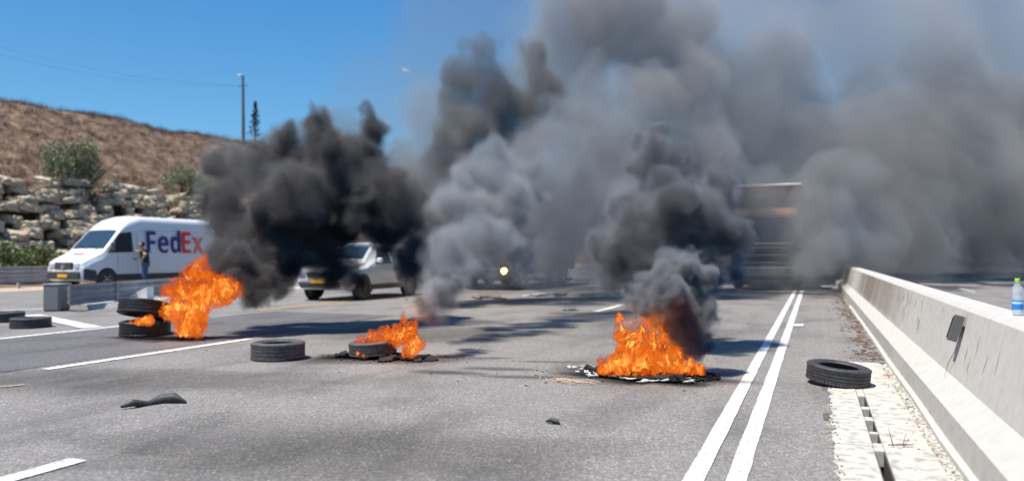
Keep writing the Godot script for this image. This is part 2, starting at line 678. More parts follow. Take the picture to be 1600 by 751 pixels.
# ---- vehicle bodies lofted through cross-sections; s runs from the nose backwards, the nose looks along +z
class Body:
	var k: Array  # rows of [s, y0, belt, top, half width, half width of the roof, corner radius]
	func at(s: float) -> Array:
		var i := 0
		while i < k.size() - 2 and s > k[i + 1][0]: i += 1
		var a: Array = k[i]
		var b: Array = k[i + 1]
		var t := clampf((s - a[0]) / (b[0] - a[0]), 0.0, 1.0)
		var o := []
		for j in 7: o.append(lerpf(a[j], b[j], t))
		return o
	func half(s: float) -> Array:
		var p := at(s)
		var o: Array = [Vector2(0, p[1]), Vector2(p[4] - 0.1, p[1]), Vector2(p[4], p[1] + 0.1)]
		var belt := minf(p[2], p[3] - 0.12)
		o.append(Vector2(p[4], lerpf(p[1] + 0.1, belt, 0.5)))
		o.append(Vector2(p[4], belt))
		var r := minf(p[6], (p[3] - belt) * 0.8)
		for t in [0.33, 0.66, 1.0]: o.append(Vector2(lerpf(p[4], p[5], t), lerpf(belt, p[3] - r, t)))
		for t in [0.25, 0.5, 0.75, 1.0]:
			var an: float = t * PI * 0.5
			o.append(Vector2(p[5] - r + cos(an) * r, p[3] - r + sin(an) * (r - 0.02)))
		for t in [0.66, 0.33, 0.0]: o.append(Vector2((p[5] - r) * t, p[3] - 0.02 * t * t))
		return o
	func side(s: float, y: float, off := 0.006) -> Vector3:
		var h := half(s)
		for i in range(2, h.size() - 1):
			if y <= h[i + 1].y or i == h.size() - 2:
				var t := clampf((y - h[i].y) / maxf(0.001, h[i + 1].y - h[i].y), 0.0, 1.0)
				return Vector3(lerpf(h[i].x, h[i + 1].x, t) + off, y, -s)
		return Vector3(h[2].x, y, -s)
	func top(s: float, u: float, off := 0.006) -> Vector3:
		var p := at(s)
		var q := at(s + 0.05)
		var r: float = minf(p[6], (p[3] - minf(p[2], p[3] - 0.12)) * 0.8)
		var n := Vector3(0, 0.05, q[3] - p[3]).normalized()
		return Vector3(u * (p[5] - r), p[3] - 0.02 * u * u, -s) + n * off
	func shell() -> ArrayMesh:
		var b := MB.new(true)
		var rows := []
		var ss := []
		for i in k.size() - 1:
			var n := maxi(1, int((k[i + 1][0] - k[i][0]) / 0.3))
			for j in n: ss.append(lerpf(k[i][0], k[i + 1][0], float(j) / n))
		ss.append(k[-1][0])
		for s in ss:
			var h := half(s)
			var ring := []
			for p in h: ring.append(Vector3(p.x, p.y, -s))
			for i in range(h.size() - 2, 0, -1): ring.append(Vector3(-h[i].x, h[i].y, -s))
			rows.append(ring)
		var m: int = rows[0].size()
		for i in rows.size() - 1:
			var o := Vector3(0, at(ss[i])[3] * 0.5 + 0.2, -ss[i])
			for j in m:
				var j2 := (j + 1) % m
				b.oquad(o, rows[i][j], rows[i][j2], rows[i + 1][j2], rows[i + 1][j])
		for e in [0, rows.size() - 1]:
			var c := Vector3(0, 0.0, 0)
			for v in rows[e]: c += v
			c /= m
			for j in m: b.otri(Vector3(0, c.y, -2.0), c, rows[e][j], rows[e][(j + 1) % m])
		return b.mesh()
	# a panel that lies on one flank: its corners in (s, y)
	func side_panel(c: Array, sgn: float, off := 0.006, n := 5) -> ArrayMesh:
		var b := MB.new(true)
		for i in n:
			for j in n:
				var q := []
				for e in [[i, j], [i + 1, j], [i + 1, j + 1], [i, j + 1]]:
					var u := float(e[0]) / n
					var v := float(e[1]) / n
					var p: Vector2 = (c[0] as Vector2).lerp(c[1], u).lerp((c[3] as Vector2).lerp(c[2], u), v)
					var w := side(p.x, p.y, off)
					w.x *= sgn
					q.append(w)
				b.oquad(Vector3(0, q[0].y, q[0].z), q[0], q[1], q[2], q[3])
		return b.mesh()
	func top_panel(s0: float, s1: float, u0: float, u1: float, off := 0.006, n := 8) -> ArrayMesh:
		var b := MB.new(true)
		for i in n:
			for j in n:
				var q := []
				for e in [[i, j], [i + 1, j], [i + 1, j + 1], [i, j + 1]]:
					q.append(top(lerpf(s0, s1, float(e[0]) / n), lerpf(u0, u1, float(e[1]) / n), off))
				b.oquad(q[0] - Vector3(0, 1, -1), q[0], q[1], q[2], q[3])
		return b.mesh()

var m_glass: StandardMaterial3D
var m_black: StandardMaterial3D
var m_rim: StandardMaterial3D
var m_lamp: StandardMaterial3D
var m_dark: StandardMaterial3D
var m_plate: StandardMaterial3D

func wheel(parent: Node3D, x: float, s: float, R: float, W: float) -> void:
	var sg := signf(x)
	var bas := Basis(Vector3(0, 0, 1), -PI / 2 * sg)
	var w := Node3D.new()
	w.name = "wheel"
	w.position = Vector3(x, R, -s)
	parent.add_child(w, true)
	var a := MB.new(true)
	a.lathe([Vector2(R * 0.62, -W), Vector2(R * 0.95, -W), Vector2(R, -W * 0.8), Vector2(R, -W * 0.15), Vector2(R * 0.95, 0), Vector2(R * 0.66, 0.0), Vector2(R * 0.62, -0.02)], 28, Vector3.ZERO, bas)
	part("tyre", a.mesh(), rubber, w)
	var b := MB.new()
	b.lathe([Vector2(R * 0.63, -0.01), Vector2(R * 0.58, -0.03), Vector2(R * 0.2, -0.035), Vector2(R * 0.12, -0.01), Vector2(0, -0.01)], 28, Vector3.ZERO, bas)
	for i in 5:
		var t := TAU * i / 5
		b.box(bas * Vector3(cos(t) * R * 0.38, -0.022, sin(t) * R * 0.38), bas * Vector3(R * 0.42, 0.02, R * 0.1) if false else Vector3(0.02, R * 0.1, R * 0.42), Basis(Vector3(1, 0, 0), t), 0.005)
	part("rim", b.mesh(), m_rim, w)

func bx(parent: Node, called: String, c: Vector3, size: Vector3, m: Material, bev := 0.02, bas := Basis.IDENTITY) -> MeshInstance3D:
	var b := MB.new()
	b.box(Vector3.ZERO, size, bas, bev)
	return part(called, b.mesh(), m, parent, c)

func disc(parent: Node, called: String, c: Vector3, R: float, depth: float, axis: Vector3, m: Material) -> MeshInstance3D:
	var b := MB.new()
	var q := Quaternion(Vector3.UP, axis)
	b.lathe([Vector2(0, -depth * 0.5), Vector2(R, -depth * 0.5), Vector2(R, depth * 0.3), Vector2(R * 0.92, depth * 0.5), Vector2(0, depth * 0.5)], 20, Vector3.ZERO, Basis(q))
	return part(called, b.mesh(), m, parent, c)

func letters(parent: Node, called: String, text: String, bold: bool, w: float, h: float, at: Vector3, bas: Basis, m: Material) -> void:
	var t := TextMesh.new()
	var f := SystemFont.new()
	f.font_names = PackedStringArray(["Droid Sans"])
	f.font_weight = 700 if bold else 400
	t.font = f
	t.text = text
	t.font_size = 64
	t.pixel_size = 0.01
	t.depth = 0.02
	var bb := t.get_aabb()
	var mi := part(called, t, m, parent)
	mi.transform = Transform3D(bas * Basis.from_scale(Vector3(w / bb.size.x, h / bb.size.y, 0.4)), Vector3.ZERO)
	mi.position = at - mi.transform.basis * bb.get_center()
# ---- a body as one surface: bones are [a, b, radius a, radius b, colour]
func flesh(bones: Array, cell: float, blend: float, vs: PackedVector3Array, cs: PackedColorArray, ix: PackedInt32Array) -> void:
	var lo := Vector3.INF
	var hi := -Vector3.INF
	for b in bones:
		var r := maxf(b[2], b[3]) + blend * 5.0
		lo = lo.min((b[0] as Vector3).min(b[1]) - Vector3.ONE * r)
		hi = hi.max((b[0] as Vector3).max(b[1]) + Vector3.ONE * r)
	var g := Grid.new()
	g.setup(lo, hi, cell)
	for b in bones:
		var a: Vector3 = b[0]
		var d: Vector3 = b[1] - a
		var dd := maxf(d.length_squared(), 1e-8)
		var m := maxf(b[2], b[3]) + blend * 5.0
		var p0 := (a.min(b[1]) - Vector3.ONE * m - lo) / cell
		var p1 := (a.max(b[1]) + Vector3.ONE * m - lo) / cell
		for z in range(maxi(1, int(p0.z)), mini(g.nz - 2, int(p1.z) + 1) + 1):
			for y in range(maxi(1, int(p0.y)), mini(g.ny - 2, int(p1.y) + 1) + 1):
				for x in range(maxi(1, int(p0.x)), mini(g.nx - 2, int(p1.x) + 1) + 1):
					var p := lo + Vector3(x, y, z) * cell - a
					var t := clampf(p.dot(d) / dd, 0.0, 1.0)
					var e: float = (p - d * t).length() - lerpf(b[2], b[3], t)
					if e < blend * 5.0: g.f[(z * g.ny + y) * g.nx + x] += exp(-e / blend)
	var net := g.net(1.0)
	var base := vs.size()
	for v: Vector3 in net[0]:
		var best := 1e9
		var col := Color.WHITE
		for b in bones:
			var d: Vector3 = b[1] - b[0]
			var t := clampf((v - b[0]).dot(d) / maxf(d.length_squared(), 1e-8), 0.0, 1.0)
			var e: float = (v - b[0] - d * t).length() - lerpf(b[2], b[3], t)
			if e < best:
				best = e
				col = b[4]
		vs.append(v)
		cs.append(col)
	for i in net[1]: ix.append(base + i)

func surface(vs: PackedVector3Array, cs: PackedColorArray, ix: PackedInt32Array) -> ArrayMesh:
	var st := SurfaceTool.new()
	st.begin(Mesh.PRIMITIVE_TRIANGLES)
	st.set_smooth_group(0)
	for i in ix:
		st.set_color(cs[i])
		st.add_vertex(vs[i])
	st.generate_normals()
	return st.commit()

func hand(bones: Array, wrist: Vector3, along: Vector3, side: Vector3, curl: float, c: Color) -> void:
	var pn := along.cross(side).normalized()
	var k := wrist + along * 0.085
	for s in [-0.03, -0.01, 0.012, 0.032]: bones.append([wrist + side * s * 0.6, k + side * s, 0.016, 0.014, c])
	var ln := [0.07, 0.08, 0.075, 0.058]
	for i in 4:
		var s: float = [-0.033, -0.011, 0.011, 0.032][i]
		var a := k + side * s
		var d := (along + side * s * 3.0 + pn * curl).normalized()
		var b: Vector3 = a + d * ln[i] * 0.55
		bones.append([a, b, 0.01, 0.009, c])
		bones.append([b, b + (d + pn * curl * 1.5).normalized() * ln[i] * 0.5, 0.009, 0.007, c])
	var t0 := wrist + along * 0.025 - side * 0.03
	var t1 := t0 + (along * 0.7 - side).normalized() * 0.045
	bones.append([t0, t1, 0.013, 0.011, c])
	bones.append([t1, t1 + (along + pn * curl).normalized() * 0.035, 0.011, 0.008, c])

func build_person(at: Vector3, turn: float) -> void:
	var p := thing("person", "person in black t-shirt and blue jeans leaning an outstretched arm on the white van's window", "person", at, turn)
	var skin := Color(0.46, 0.25, 0.17)
	var shirt := Color(0.014, 0.014, 0.017)
	var jean := Color(0.045, 0.085, 0.19)
	var shoe := Color(0.03, 0.03, 0.03)
	var B := []
	for z in [-1.0, 1.0]:
		var off := 0.07 if z > 0 else -0.05
		var hip := Vector3(0.0, 0.95, 0.09 * z)
		var knee := Vector3(off * 0.4 - 0.03, 0.5, 0.11 * z)
		var ank := Vector3(off + 0.02, 0.1, 0.12 * z)
		B.append([hip, knee, 0.095, 0.066, jean])
		B.append([knee, ank, 0.068, 0.05, jean])
		B.append([ank - Vector3(-0.03, 0.05, 0), ank + Vector3(-0.17, -0.06, 0), 0.045, 0.035, shoe])
	B.append([Vector3(0.01, 0.93, -0.06), Vector3(0.01, 0.93, 0.06), 0.125, 0.125, jean])
	B.append([Vector3(0.0, 1.03, -0.05), Vector3(-0.05, 1.3, -0.07), 0.13, 0.14, shirt])
	B.append([Vector3(0.0, 1.03, 0.05), Vector3(-0.05, 1.3, 0.07), 0.13, 0.14, shirt])
	B.append([Vector3(-0.07, 1.43, -0.15), Vector3(-0.07, 1.43, 0.15), 0.085, 0.085, shirt])
	B.append([Vector3(-0.08, 1.46, 0), Vector3(-0.13, 1.6, 0), 0.06, 0.055, skin])
	var e0 := Vector3(-0.34, 1.43, -0.22)
	var w0 := Vector3(-0.58, 1.48, -0.2)
	B.append([Vector3(-0.08, 1.45, -0.19), Vector3(-0.22, 1.44, -0.21), 0.068, 0.06, shirt])
	B.append([Vector3(-0.22, 1.44, -0.21), e0, 0.05, 0.043, skin])
	B.append([e0, w0, 0.045, 0.03, skin])
	var e1 := Vector3(0.15, 1.32, 0.31)
	var w1 := Vector3(-0.02, 1.1, 0.26)
	B.append([Vector3(-0.06, 1.45, 0.19), Vector3(0.05, 1.39, 0.26), 0.068, 0.06, shirt])
	B.append([Vector3(0.05, 1.39, 0.26), e1, 0.05, 0.046, skin])
	B.append([e1, w1, 0.046, 0.03, skin])
	var vs := PackedVector3Array()
	var cs := PackedColorArray()
	var ix := PackedInt32Array()
	flesh(B, 0.018, 0.014, vs, cs, ix)
	var H := []
	var hc := Vector3(-0.16, 1.7, 0)
	H.append([hc + Vector3(0.02, 0.03, 0), hc + Vector3(-0.02, 0.035, 0), 0.088, 0.084, skin])
	H.append([hc + Vector3(-0.03, -0.02, 0), hc + Vector3(-0.06, -0.075, 0), 0.062, 0.036, skin])
	H.append([hc + Vector3(-0.1, 0.01, 0), hc + Vector3(-0.115, -0.025, 0), 0.01, 0.015, skin])
	H.append([hc + Vector3(-0.1, -0.055, -0.015), hc + Vector3(-0.1, -0.055, 0.015), 0.01, 0.01, Color(0.4, 0.17, 0.13)])
	H.append([hc + Vector3(-0.02, -0.06, 0), Vector3(-0.12, 1.58, 0), 0.055, 0.052, skin])
	for z in [-1.0, 1.0]:
		H.append([hc + Vector3(0.015, 0.02, 0.083 * z), hc + Vector3(0.01, -0.025, 0.08 * z), 0.016, 0.011, skin])
		H.append([hc + Vector3(-0.088, 0.02, 0.032 * z), hc + Vector3(-0.09, 0.02, 0.034 * z), 0.011, 0.011, Color(0.05, 0.04, 0.03)])
	flesh(H, 0.007, 0.006, vs, cs, ix)
	for q in [[w0, (w0 - e0).normalized(), Vector3(0, 0.3, 1).normalized(), 0.25], [w1, (Vector3(-0.04, 1.02, 0.17) - w1).normalized(), Vector3(1, 0, 0.3).normalized(), 0.5]]:
		var F := []
		hand(F, q[0], q[1], q[2], q[3], skin)
		flesh(F, 0.005, 0.003, vs, cs, ix)
	var m := mat(Color.WHITE, 0.75)
	m.vertex_color_use_as_albedo = true
	part("body", surface(vs, cs, ix), m, p)
	var hv := PackedVector3Array()
	var hcs := PackedColorArray()
	var hx := PackedInt32Array()
	var hair := Color(0.02, 0.015, 0.012)
	flesh([[hc + Vector3(0.035, 0.055, 0), hc + Vector3(-0.03, 0.085, 0), 0.085, 0.06, hair], [hc + Vector3(0.06, 0.0, 0), hc + Vector3(0.05, 0.05, 0), 0.062, 0.07, hair]], 0.01, 0.008, hv, hcs, hx)
	part("hair", surface(hv, hcs, hx), m, p)

# ---- the vehicles
func build_van(at: Vector3) -> void:
	var v := thing("delivery_van", "white high-roofed delivery van with purple and red lettering on its side", "van", at)
	var paint := mat(Color(0.7, 0.705, 0.71), 0.3)
	paint.clearcoat_enabled = true
	paint.clearcoat = 0.5
	var B := Body.new()
	B.k = [[0.0, 0.42, 0.8, 1.02, 0.9, 0.82, 0.12], [0.06, 0.36, 0.8, 1.08, 0.98, 0.92, 0.14], [0.3, 0.3, 0.95, 1.2, 1.04, 0.97, 0.14], [0.8, 0.28, 1.1, 1.42, 1.05, 0.98, 0.1], [0.92, 0.28, 1.25, 1.52, 1.05, 0.97, 0.08],
		[1.5, 0.28, 1.3, 2.16, 1.05, 0.92, 0.1], [1.8, 0.28, 1.35, 2.48, 1.05, 0.9, 0.18], [2.1, 0.28, 1.4, 2.72, 1.05, 0.9, 0.28], [2.6, 0.28, 1.4, 2.88, 1.05, 0.9, 0.32], [6.05, 0.28, 1.4, 2.88, 1.05, 0.9, 0.32], [6.35, 0.3, 1.4, 2.84, 1.03, 0.88, 0.34], [6.47, 0.36, 1.4, 2.68, 0.99, 0.83, 0.3]]
	part("body", B.shell(), paint, v)
	part("windscreen", B.top_panel(0.95, 1.62, -0.98, 0.98), m_glass, v)
	for s in [-1.0, 1.0]:
		part("side_window", B.side_panel([Vector2(0.98, 1.38), Vector2(2.12, 1.42), Vector2(2.12, 2.22), Vector2(1.6, 2.16)], s), m_black if s > 0 else m_glass, v)
		part("lower_trim", B.side_panel([Vector2(1.35, 0.3), Vector2(4.65, 0.3), Vector2(4.65, 0.56), Vector2(1.35, 0.56)], s, 0.012), m_dark, v)
		part("lower_trim", B.side_panel([Vector2(5.55, 0.3), Vector2(6.3, 0.3), Vector2(6.3, 0.56), Vector2(5.55, 0.56)], s, 0.012), m_dark, v)
		part("bumper_corner", B.side_panel([Vector2(0.05, 0.38), Vector2(0.62, 0.3), Vector2(0.5, 0.72), Vector2(0.05, 0.8)], s, 0.014), m_dark, v)
		part("door_seam", B.side_panel([Vector2(1.42, 0.56), Vector2(1.435, 0.56), Vector2(1.435, 1.36), Vector2(1.42, 1.36)], s, 0.004), m_dark, v)
		part("door_seam", B.side_panel([Vector2(2.32, 0.56), Vector2(2.335, 0.56), Vector2(2.335, 2.25), Vector2(2.32, 2.25)], s, 0.004), m_dark, v)
		part("door_seam", B.side_panel([Vector2(2.5, 2.28), Vector2(6.1, 2.28), Vector2(6.1, 2.295), Vector2(2.5, 2.295)], s, 0.004), mat(grey(0.4)), v)
		part("door_handle", B.side_panel([Vector2(2.1, 1.12), Vector2(2.26, 1.12), Vector2(2.26, 1.17), Vector2(2.1, 1.17)], s, 0.03), m_dark, v)
		for q in [0.98, 5.1]:
			disc(v, "wheel_arch", Vector3(1.02 * s, 0.4, -q), 0.45, 0.07, Vector3(s, 0, 0), m_black)
			wheel(v, 1.07 * s, q, 0.36, 0.22)
		var mr := bx(v, "mirror", Vector3(1.2 * s, 1.62, -1.12), Vector3(0.22, 0.34, 0.1), m_dark, 0.03)
		bx(mr, "mirror_arm", Vector3(-0.14 * s, -0.1, 0), Vector3(0.12, 0.06, 0.06), m_dark)
		part("headlight", B.side_panel([Vector2(0.03, 0.86), Vector2(0.42, 0.92), Vector2(0.4, 1.1), Vector2(0.06, 1.02)], s, 0.01), m_lamp, v)
		bx(v, "headlight_front", Vector3(0.68 * s, 0.92, 0.01), Vector3(0.26, 0.16, 0.05), m_lamp, 0.02)
	var gr := bx(v, "grille", Vector3(0, 0.88, 0.015), Vector3(0.98, 0.3, 0.06), m_black, 0.04)
	for i in 4: bx(gr, "grille_bar", Vector3(0, -0.1 + i * 0.065, 0.035), Vector3(0.9, 0.018, 0.015), m_rim, 0.004)
	var em := MB.new(true)
	var fb := Basis(Vector3.RIGHT, PI / 2)
	em.lathe([Vector2(0.1, -0.01), Vector2(0.115, 0.0), Vector2(0.1, 0.01), Vector2(0.09, 0.0)], 24, Vector3.ZERO, fb, true)
	for i in 3:
		var t := PI / 2 + TAU * i / 3
		em.tube([Vector3.ZERO, Vector3(cos(t), sin(t), 0) * 0.1], [0.018, 0.006], 6)
	part("emblem", em.mesh(), mat(grey(0.7), 0.2, 1.0), v, Vector3(0, 0.88, 0.07))
	bx(v, "bumper", Vector3(0, 0.54, -0.02), Vector3(1.76, 0.3, 0.16), m_dark, 0.05)
	bx(v, "bumper_strip", Vector3(0, 0.7, 0.02), Vector3(1.2, 0.07, 0.08), paint, 0.02)
	bx(v, "number_plate", Vector3(0, 0.52, 0.075), Vector3(0.52, 0.12, 0.015), m_plate, 0.004)
	for s in [-0.35, 0.35]:
		var wb := MB.new()
		wb.tube([B.top(0.92, s + 0.3, 0.03), B.top(1.08, s - 0.35, 0.03)], [0.012, 0.008], 5)
		part("wiper", wb.mesh(), m_black, v)
	var purple := mat(Color(0.045, 0.02, 0.16), 0.4)
	var red := mat(Color(0.75, 0.035, 0.02), 0.4)
	var rb := Basis(Vector3.UP, PI / 2) * Basis(Vector3.RIGHT, -0.06)
	letters(v, "lettering", "Fed", true, 1.72, 0.95, Vector3(1.03, 1.85, -3.62), rb, purple)
	letters(v, "lettering", "Ex", true, 1.2, 0.91, Vector3(1.03, 1.83, -5.14), rb, red)
	var hb := Basis(Vector3.RIGHT, -1.2)
	letters(v, "hood_lettering", "Fed", true, 0.33, 0.15, B.top(0.6, -0.16, 0.012), hb, purple)
	letters(v, "hood_lettering", "Ex", true, 0.26, 0.15, B.top(0.6, 0.24, 0.012), hb, red)
	bx(v, "seat", Vector3(0.4, 1.45, -2.1), Vector3(0.5, 0.8, 0.2), m_black, 0.05)

func build_car(called: String, label: String, cat: String, at: Vector3, turn: float, paint: StandardMaterial3D, rails: bool) -> Node3D:
	var v := thing(called, label, cat, at, turn)
	var B := Body.new()
	B.k = [[0.0, 0.42, 0.62, 0.78, 0.7, 0.62, 0.1], [0.07, 0.36, 0.66, 0.92, 0.8, 0.72, 0.12], [0.3, 0.3, 0.8, 1.04, 0.89, 0.8, 0.12], [1.1, 0.28, 0.92, 1.13, 0.9, 0.78, 0.1], [1.2, 0.28, 0.98, 1.18, 0.9, 0.74, 0.08], [1.72, 0.28, 1.0, 1.58, 0.9, 0.66, 0.1], [2.05, 0.28, 1.0, 1.67, 0.9, 0.64, 0.14], [3.5, 0.28, 1.02, 1.66, 0.9, 0.64, 0.14], [3.95, 0.3, 1.02, 1.58, 0.88, 0.62, 0.14], [4.25, 0.34, 1.0, 1.14, 0.84, 0.6, 0.1], [4.32, 0.4, 0.9, 1.02, 0.78, 0.6, 0.1]]
	part("body", B.shell(), paint, v)
	part("windscreen", B.top_panel(1.22, 1.85, -0.95, 0.95), m_glass, v)
	for s in [-1.0, 1.0]:
		part("side_window", B.side_panel([Vector2(1.5, 1.03), Vector2(2.42, 1.04), Vector2(2.42, 1.52), Vector2(1.88, 1.5)], s), m_glass, v)
		part("side_window", B.side_panel([Vector2(2.5, 1.04), Vector2(3.35, 1.06), Vector2(3.3, 1.5), Vector2(2.5, 1.52)], s), m_glass, v)
		part("side_window", B.side_panel([Vector2(3.42, 1.06), Vector2(3.85, 1.1), Vector2(3.75, 1.45), Vector2(3.38, 1.5)], s), m_glass, v)
		part("sill", B.side_panel([Vector2(1.2, 0.29), Vector2(3.1, 0.29), Vector2(3.1, 0.44), Vector2(1.2, 0.44)], s, 0.012), m_dark, v)
		part("headlight", B.side_panel([Vector2(0.02, 0.74), Vector2(0.42, 0.8), Vector2(0.45, 0.95), Vector2(0.05, 0.88)], s, 0.012), m_lamp, v)
		bx(v, "headlight_front", Vector3(0.6 * s, 0.76, 0.0), Vector3(0.24, 0.13, 0.06), m_lamp, 0.02)
		bx(v, "fog_light", Vector3(0.6 * s, 0.5, 0.0), Vector3(0.22, 0.09, 0.06), m_dark, 0.02)
		for q in [0.86, 3.5]:
			disc(v, "wheel_arch", Vector3(0.875 * s, 0.36, -q), 0.41, 0.07, Vector3(s, 0, 0), m_black)
			wheel(v, 0.92 * s, q, 0.34, 0.22)
		var mr := bx(v, "mirror", Vector3(1.03 * s, 1.14, -1.5), Vector3(0.2, 0.15, 0.1), paint, 0.035)
		bx(mr, "mirror_arm", Vector3(-0.12 * s, -0.05, 0), Vector3(0.1, 0.04, 0.05), m_dark)
		if rails:
			var rr := MB.new()
			rr.tube([Vector3(0.52 * s, 1.66, -2.1), Vector3(0.53 * s, 1.72, -2.25), Vector3(0.53 * s, 1.72, -3.4), Vector3(0.52 * s, 1.65, -3.6)], [0.02], 6)
			part("roof_rail", rr.mesh(), m_rim, v)
	var gr := bx(v, "grille", Vector3(0, 0.75, 0.01), Vector3(0.86, 0.14, 0.05), m_black, 0.02)
	for i in 2: bx(gr, "grille_bar", Vector3(0, -0.03 + i * 0.06, 0.03), Vector3(0.8, 0.015, 0.012), m_rim, 0.004)
	bx(v, "bumper", Vector3(0, 0.47, -0.02), Vector3(1.4, 0.2, 0.14), m_dark, 0.05)
	bx(v, "number_plate", Vector3(-0.02, 0.56, 0.062), Vector3(0.5, 0.11, 0.015), m_plate, 0.004)
	return v

func build_lorry(at: Vector3) -> void:
	var v := thing("lorry", "dark lorry with one yellow headlight lit and a red roof board deep in grey smoke", "lorry", at)
	var paint := mat(Color(0.05, 0.055, 0.065), 0.4)
	bx(v, "cab", Vector3(0, 1.75, -0.9), Vector3(2.4, 2.2, 1.8), paint, 0.12)
	bx(v, "windscreen", Vector3(0, 2.2, 0.01), Vector3(2.1, 0.8, 0.05), m_glass, 0.02)
	bx(v, "bumper", Vector3(0, 0.62, 0.02), Vector3(2.44, 0.4, 0.25), m_dark, 0.05)
	bx(v, "roof_board", Vector3(0.1, 3.1, -0.35), Vector3(1.5, 0.36, 0.12), mat(Color(0.7, 0.02, 0.03), 0.5), 0.03)
	bx(v, "cargo_box", Vector3(0, 2.0, -4.6), Vector3(2.45, 2.6, 5.2), mat(grey(0.3), 0.6), 0.04)
	bx(v, "chassis", Vector3(0, 0.65, -4.2), Vector3(0.9, 0.25, 6.2), m_dark, 0.02)
	var y := StandardMaterial3D.new()
	y.albedo_color = Color(0.9, 0.8, 0.5)
	y.emission_enabled = true
	y.emission = Color(1.0, 0.78, 0.35)
	y.emission_energy_multiplier = 30.0
	disc(v, "headlight", Vector3(0.85, 0.72, 0.15), 0.1, 0.06, Vector3(0, 0, 1), y)
	disc(v, "headlight_off", Vector3(-0.85, 0.72, 0.15), 0.1, 0.06, Vector3(0, 0, 1), m_lamp)
	var l := SpotLight3D.new()
	l.name = "headlight_beam"
	l.light_color = Color(1.0, 0.8, 0.4)
	l.light_energy = 1.5
	l.light_size = 0.1
	l.spot_range = 40.0
	l.spot_attenuation = 2.0
	l.spot_angle = 35.0
	l.shadow_enabled = true
	l.position = Vector3(0.85, 0.72, 0.22)
	l.rotation_degrees = Vector3(-3, 180, 0)
	v.add_child(l)
	for s in [-1.0, 1.0]:
		bx(v, "mirror", Vector3(1.4 * s, 2.1, -0.1), Vector3(0.16, 0.5, 0.12), m_black, 0.03)
		for q in [0.9, 4.6, 5.7]: wheel(v, 1.2 * s, q, 0.5, 0.3)

func build_truck(at: Vector3, turn: float) -> void:
	var v := thing("tipper_truck", "grey tipper truck with a tan headboard above its cab stopped in the smoke", "truck", at, turn)
	var paint := mat(Color(0.2, 0.2, 0.2), 0.45)
	var pale := mat(Color(0.6, 0.58, 0.52), 0.5)
	var tan := mat(Color(0.72, 0.42, 0.26), 0.7)
	tan.albedo_texture = ntex(noise(FastNoiseLite.TYPE_SIMPLEX, 0.02, 3, 8), [[0.2, grey(0.6)], [0.8, grey(1.0)]], 128)
	tri_map(tan, Vector3.ONE * 0.5, false)
	bx(v, "cab", Vector3(0, 1.75, -1.0), Vector3(2.42, 2.1, 1.9), paint, 0.12)
	bx(v, "windscreen", Vector3(0, 2.2, 0.0), Vector3(2.1, 0.78, 0.1), m_glass, 0.03)
	bx(v, "sun_visor", Vector3(0, 2.68, 0.12), Vector3(2.2, 0.14, 0.22), m_dark, 0.03)
	for i in 5: bx(v, "grille_bar", Vector3(0, 1.0 + i * 0.14, 0.0), Vector3(1.7, 0.06, 0.1), m_rim if i % 2 == 0 else m_dark, 0.015)
	bx(v, "badge_panel", Vector3(0.3, 1.72, 0.0), Vector3(1.3, 0.08, 0.1), pale, 0.02)
	bx(v, "bumper", Vector3(0, 0.68, 0.05), Vector3(2.5, 0.36, 0.3), pale, 0.06)
	bx(v, "bumper_lip", Vector3(0, 0.42, 0.0), Vector3(2.3, 0.14, 0.25), m_dark, 0.04)
	for s in [-1.0, 1.0]:
		var hl := bx(v, "headlight_surround", Vector3(0.92 * s, 0.72, 0.18), Vector3(0.5, 0.3, 0.08), pale, 0.03)
		bx(hl, "headlight", Vector3(0, 0, 0.045), Vector3(0.3, 0.14, 0.03), m_lamp if s < 0 else m_dark, 0.01)
		var mr := bx(v, "mirror", Vector3(1.42 * s, 2.1, -0.05), Vector3(0.2, 0.6, 0.12), m_black, 0.04)
		bx(mr, "mirror_arm", Vector3(-0.13 * s, 0.25, -0.05), Vector3(0.22, 0.04, 0.04), m_black, 0.01)
		for q in [1.3, 4.6, 5.9]: wheel(v, 1.22 * s, q, 0.52, 0.32)
		bx(v, "body_side", Vector3(1.2 * s, 2.2, -4.9), Vector3(0.08, 1.5, 5.6), tan, 0.02)
	bx(v, "headboard", Vector3(0, 3.28, -1.95), Vector3(2.44, 1.1, 0.1), tan, 0.03)
	bx(v, "canopy", Vector3(0, 3.3, -0.95), Vector3(2.44, 1.1, 1.8), tan, 0.05)
	bx(v, "canopy_rim", Vector3(0, 3.9, -0.85), Vector3(2.7, 0.09, 2.1), pale, 0.02)
	bx(v, "body_floor", Vector3(0, 1.45, -4.9), Vector3(2.4, 0.12, 5.6), tan, 0.02)
	bx(v, "tailboard", Vector3(0, 2.2, -7.7), Vector3(2.4, 1.5, 0.08), tan, 0.02)
	bx(v, "chassis", Vector3(0, 0.85, -4.2), Vector3(0.9, 0.3, 6.6), m_dark, 0.02)

var A_noise: FastNoiseLite

func hill_height(x: float, z: float) -> float:
	var d := -29.5 - x
	if d <= 0.0: return 0.0
	var n := A_noise.get_noise_2d(x, z)
	var h := smoothstep(0.0, 13.0, d) * 0.8
	h += smoothstep(13.0, 18.5, d + n * 1.5) * (5.6 - clampf((-z - 30.0) * 0.012, 0.0, 1.5))
	h += smoothstep(17.5, 46.0, d) * (10.2 + clampf((-z - 47.0) * 0.03, -1.0, 1.5))
	h += maxf(0.0, d - 46.0) * 0.02
	h += n * 0.9 * smoothstep(2.0, 20.0, d) + 0.35 * A_noise.get_noise_2d(x * 4.0, z * 4.0) * smoothstep(2.0, 20.0, d)
	return h

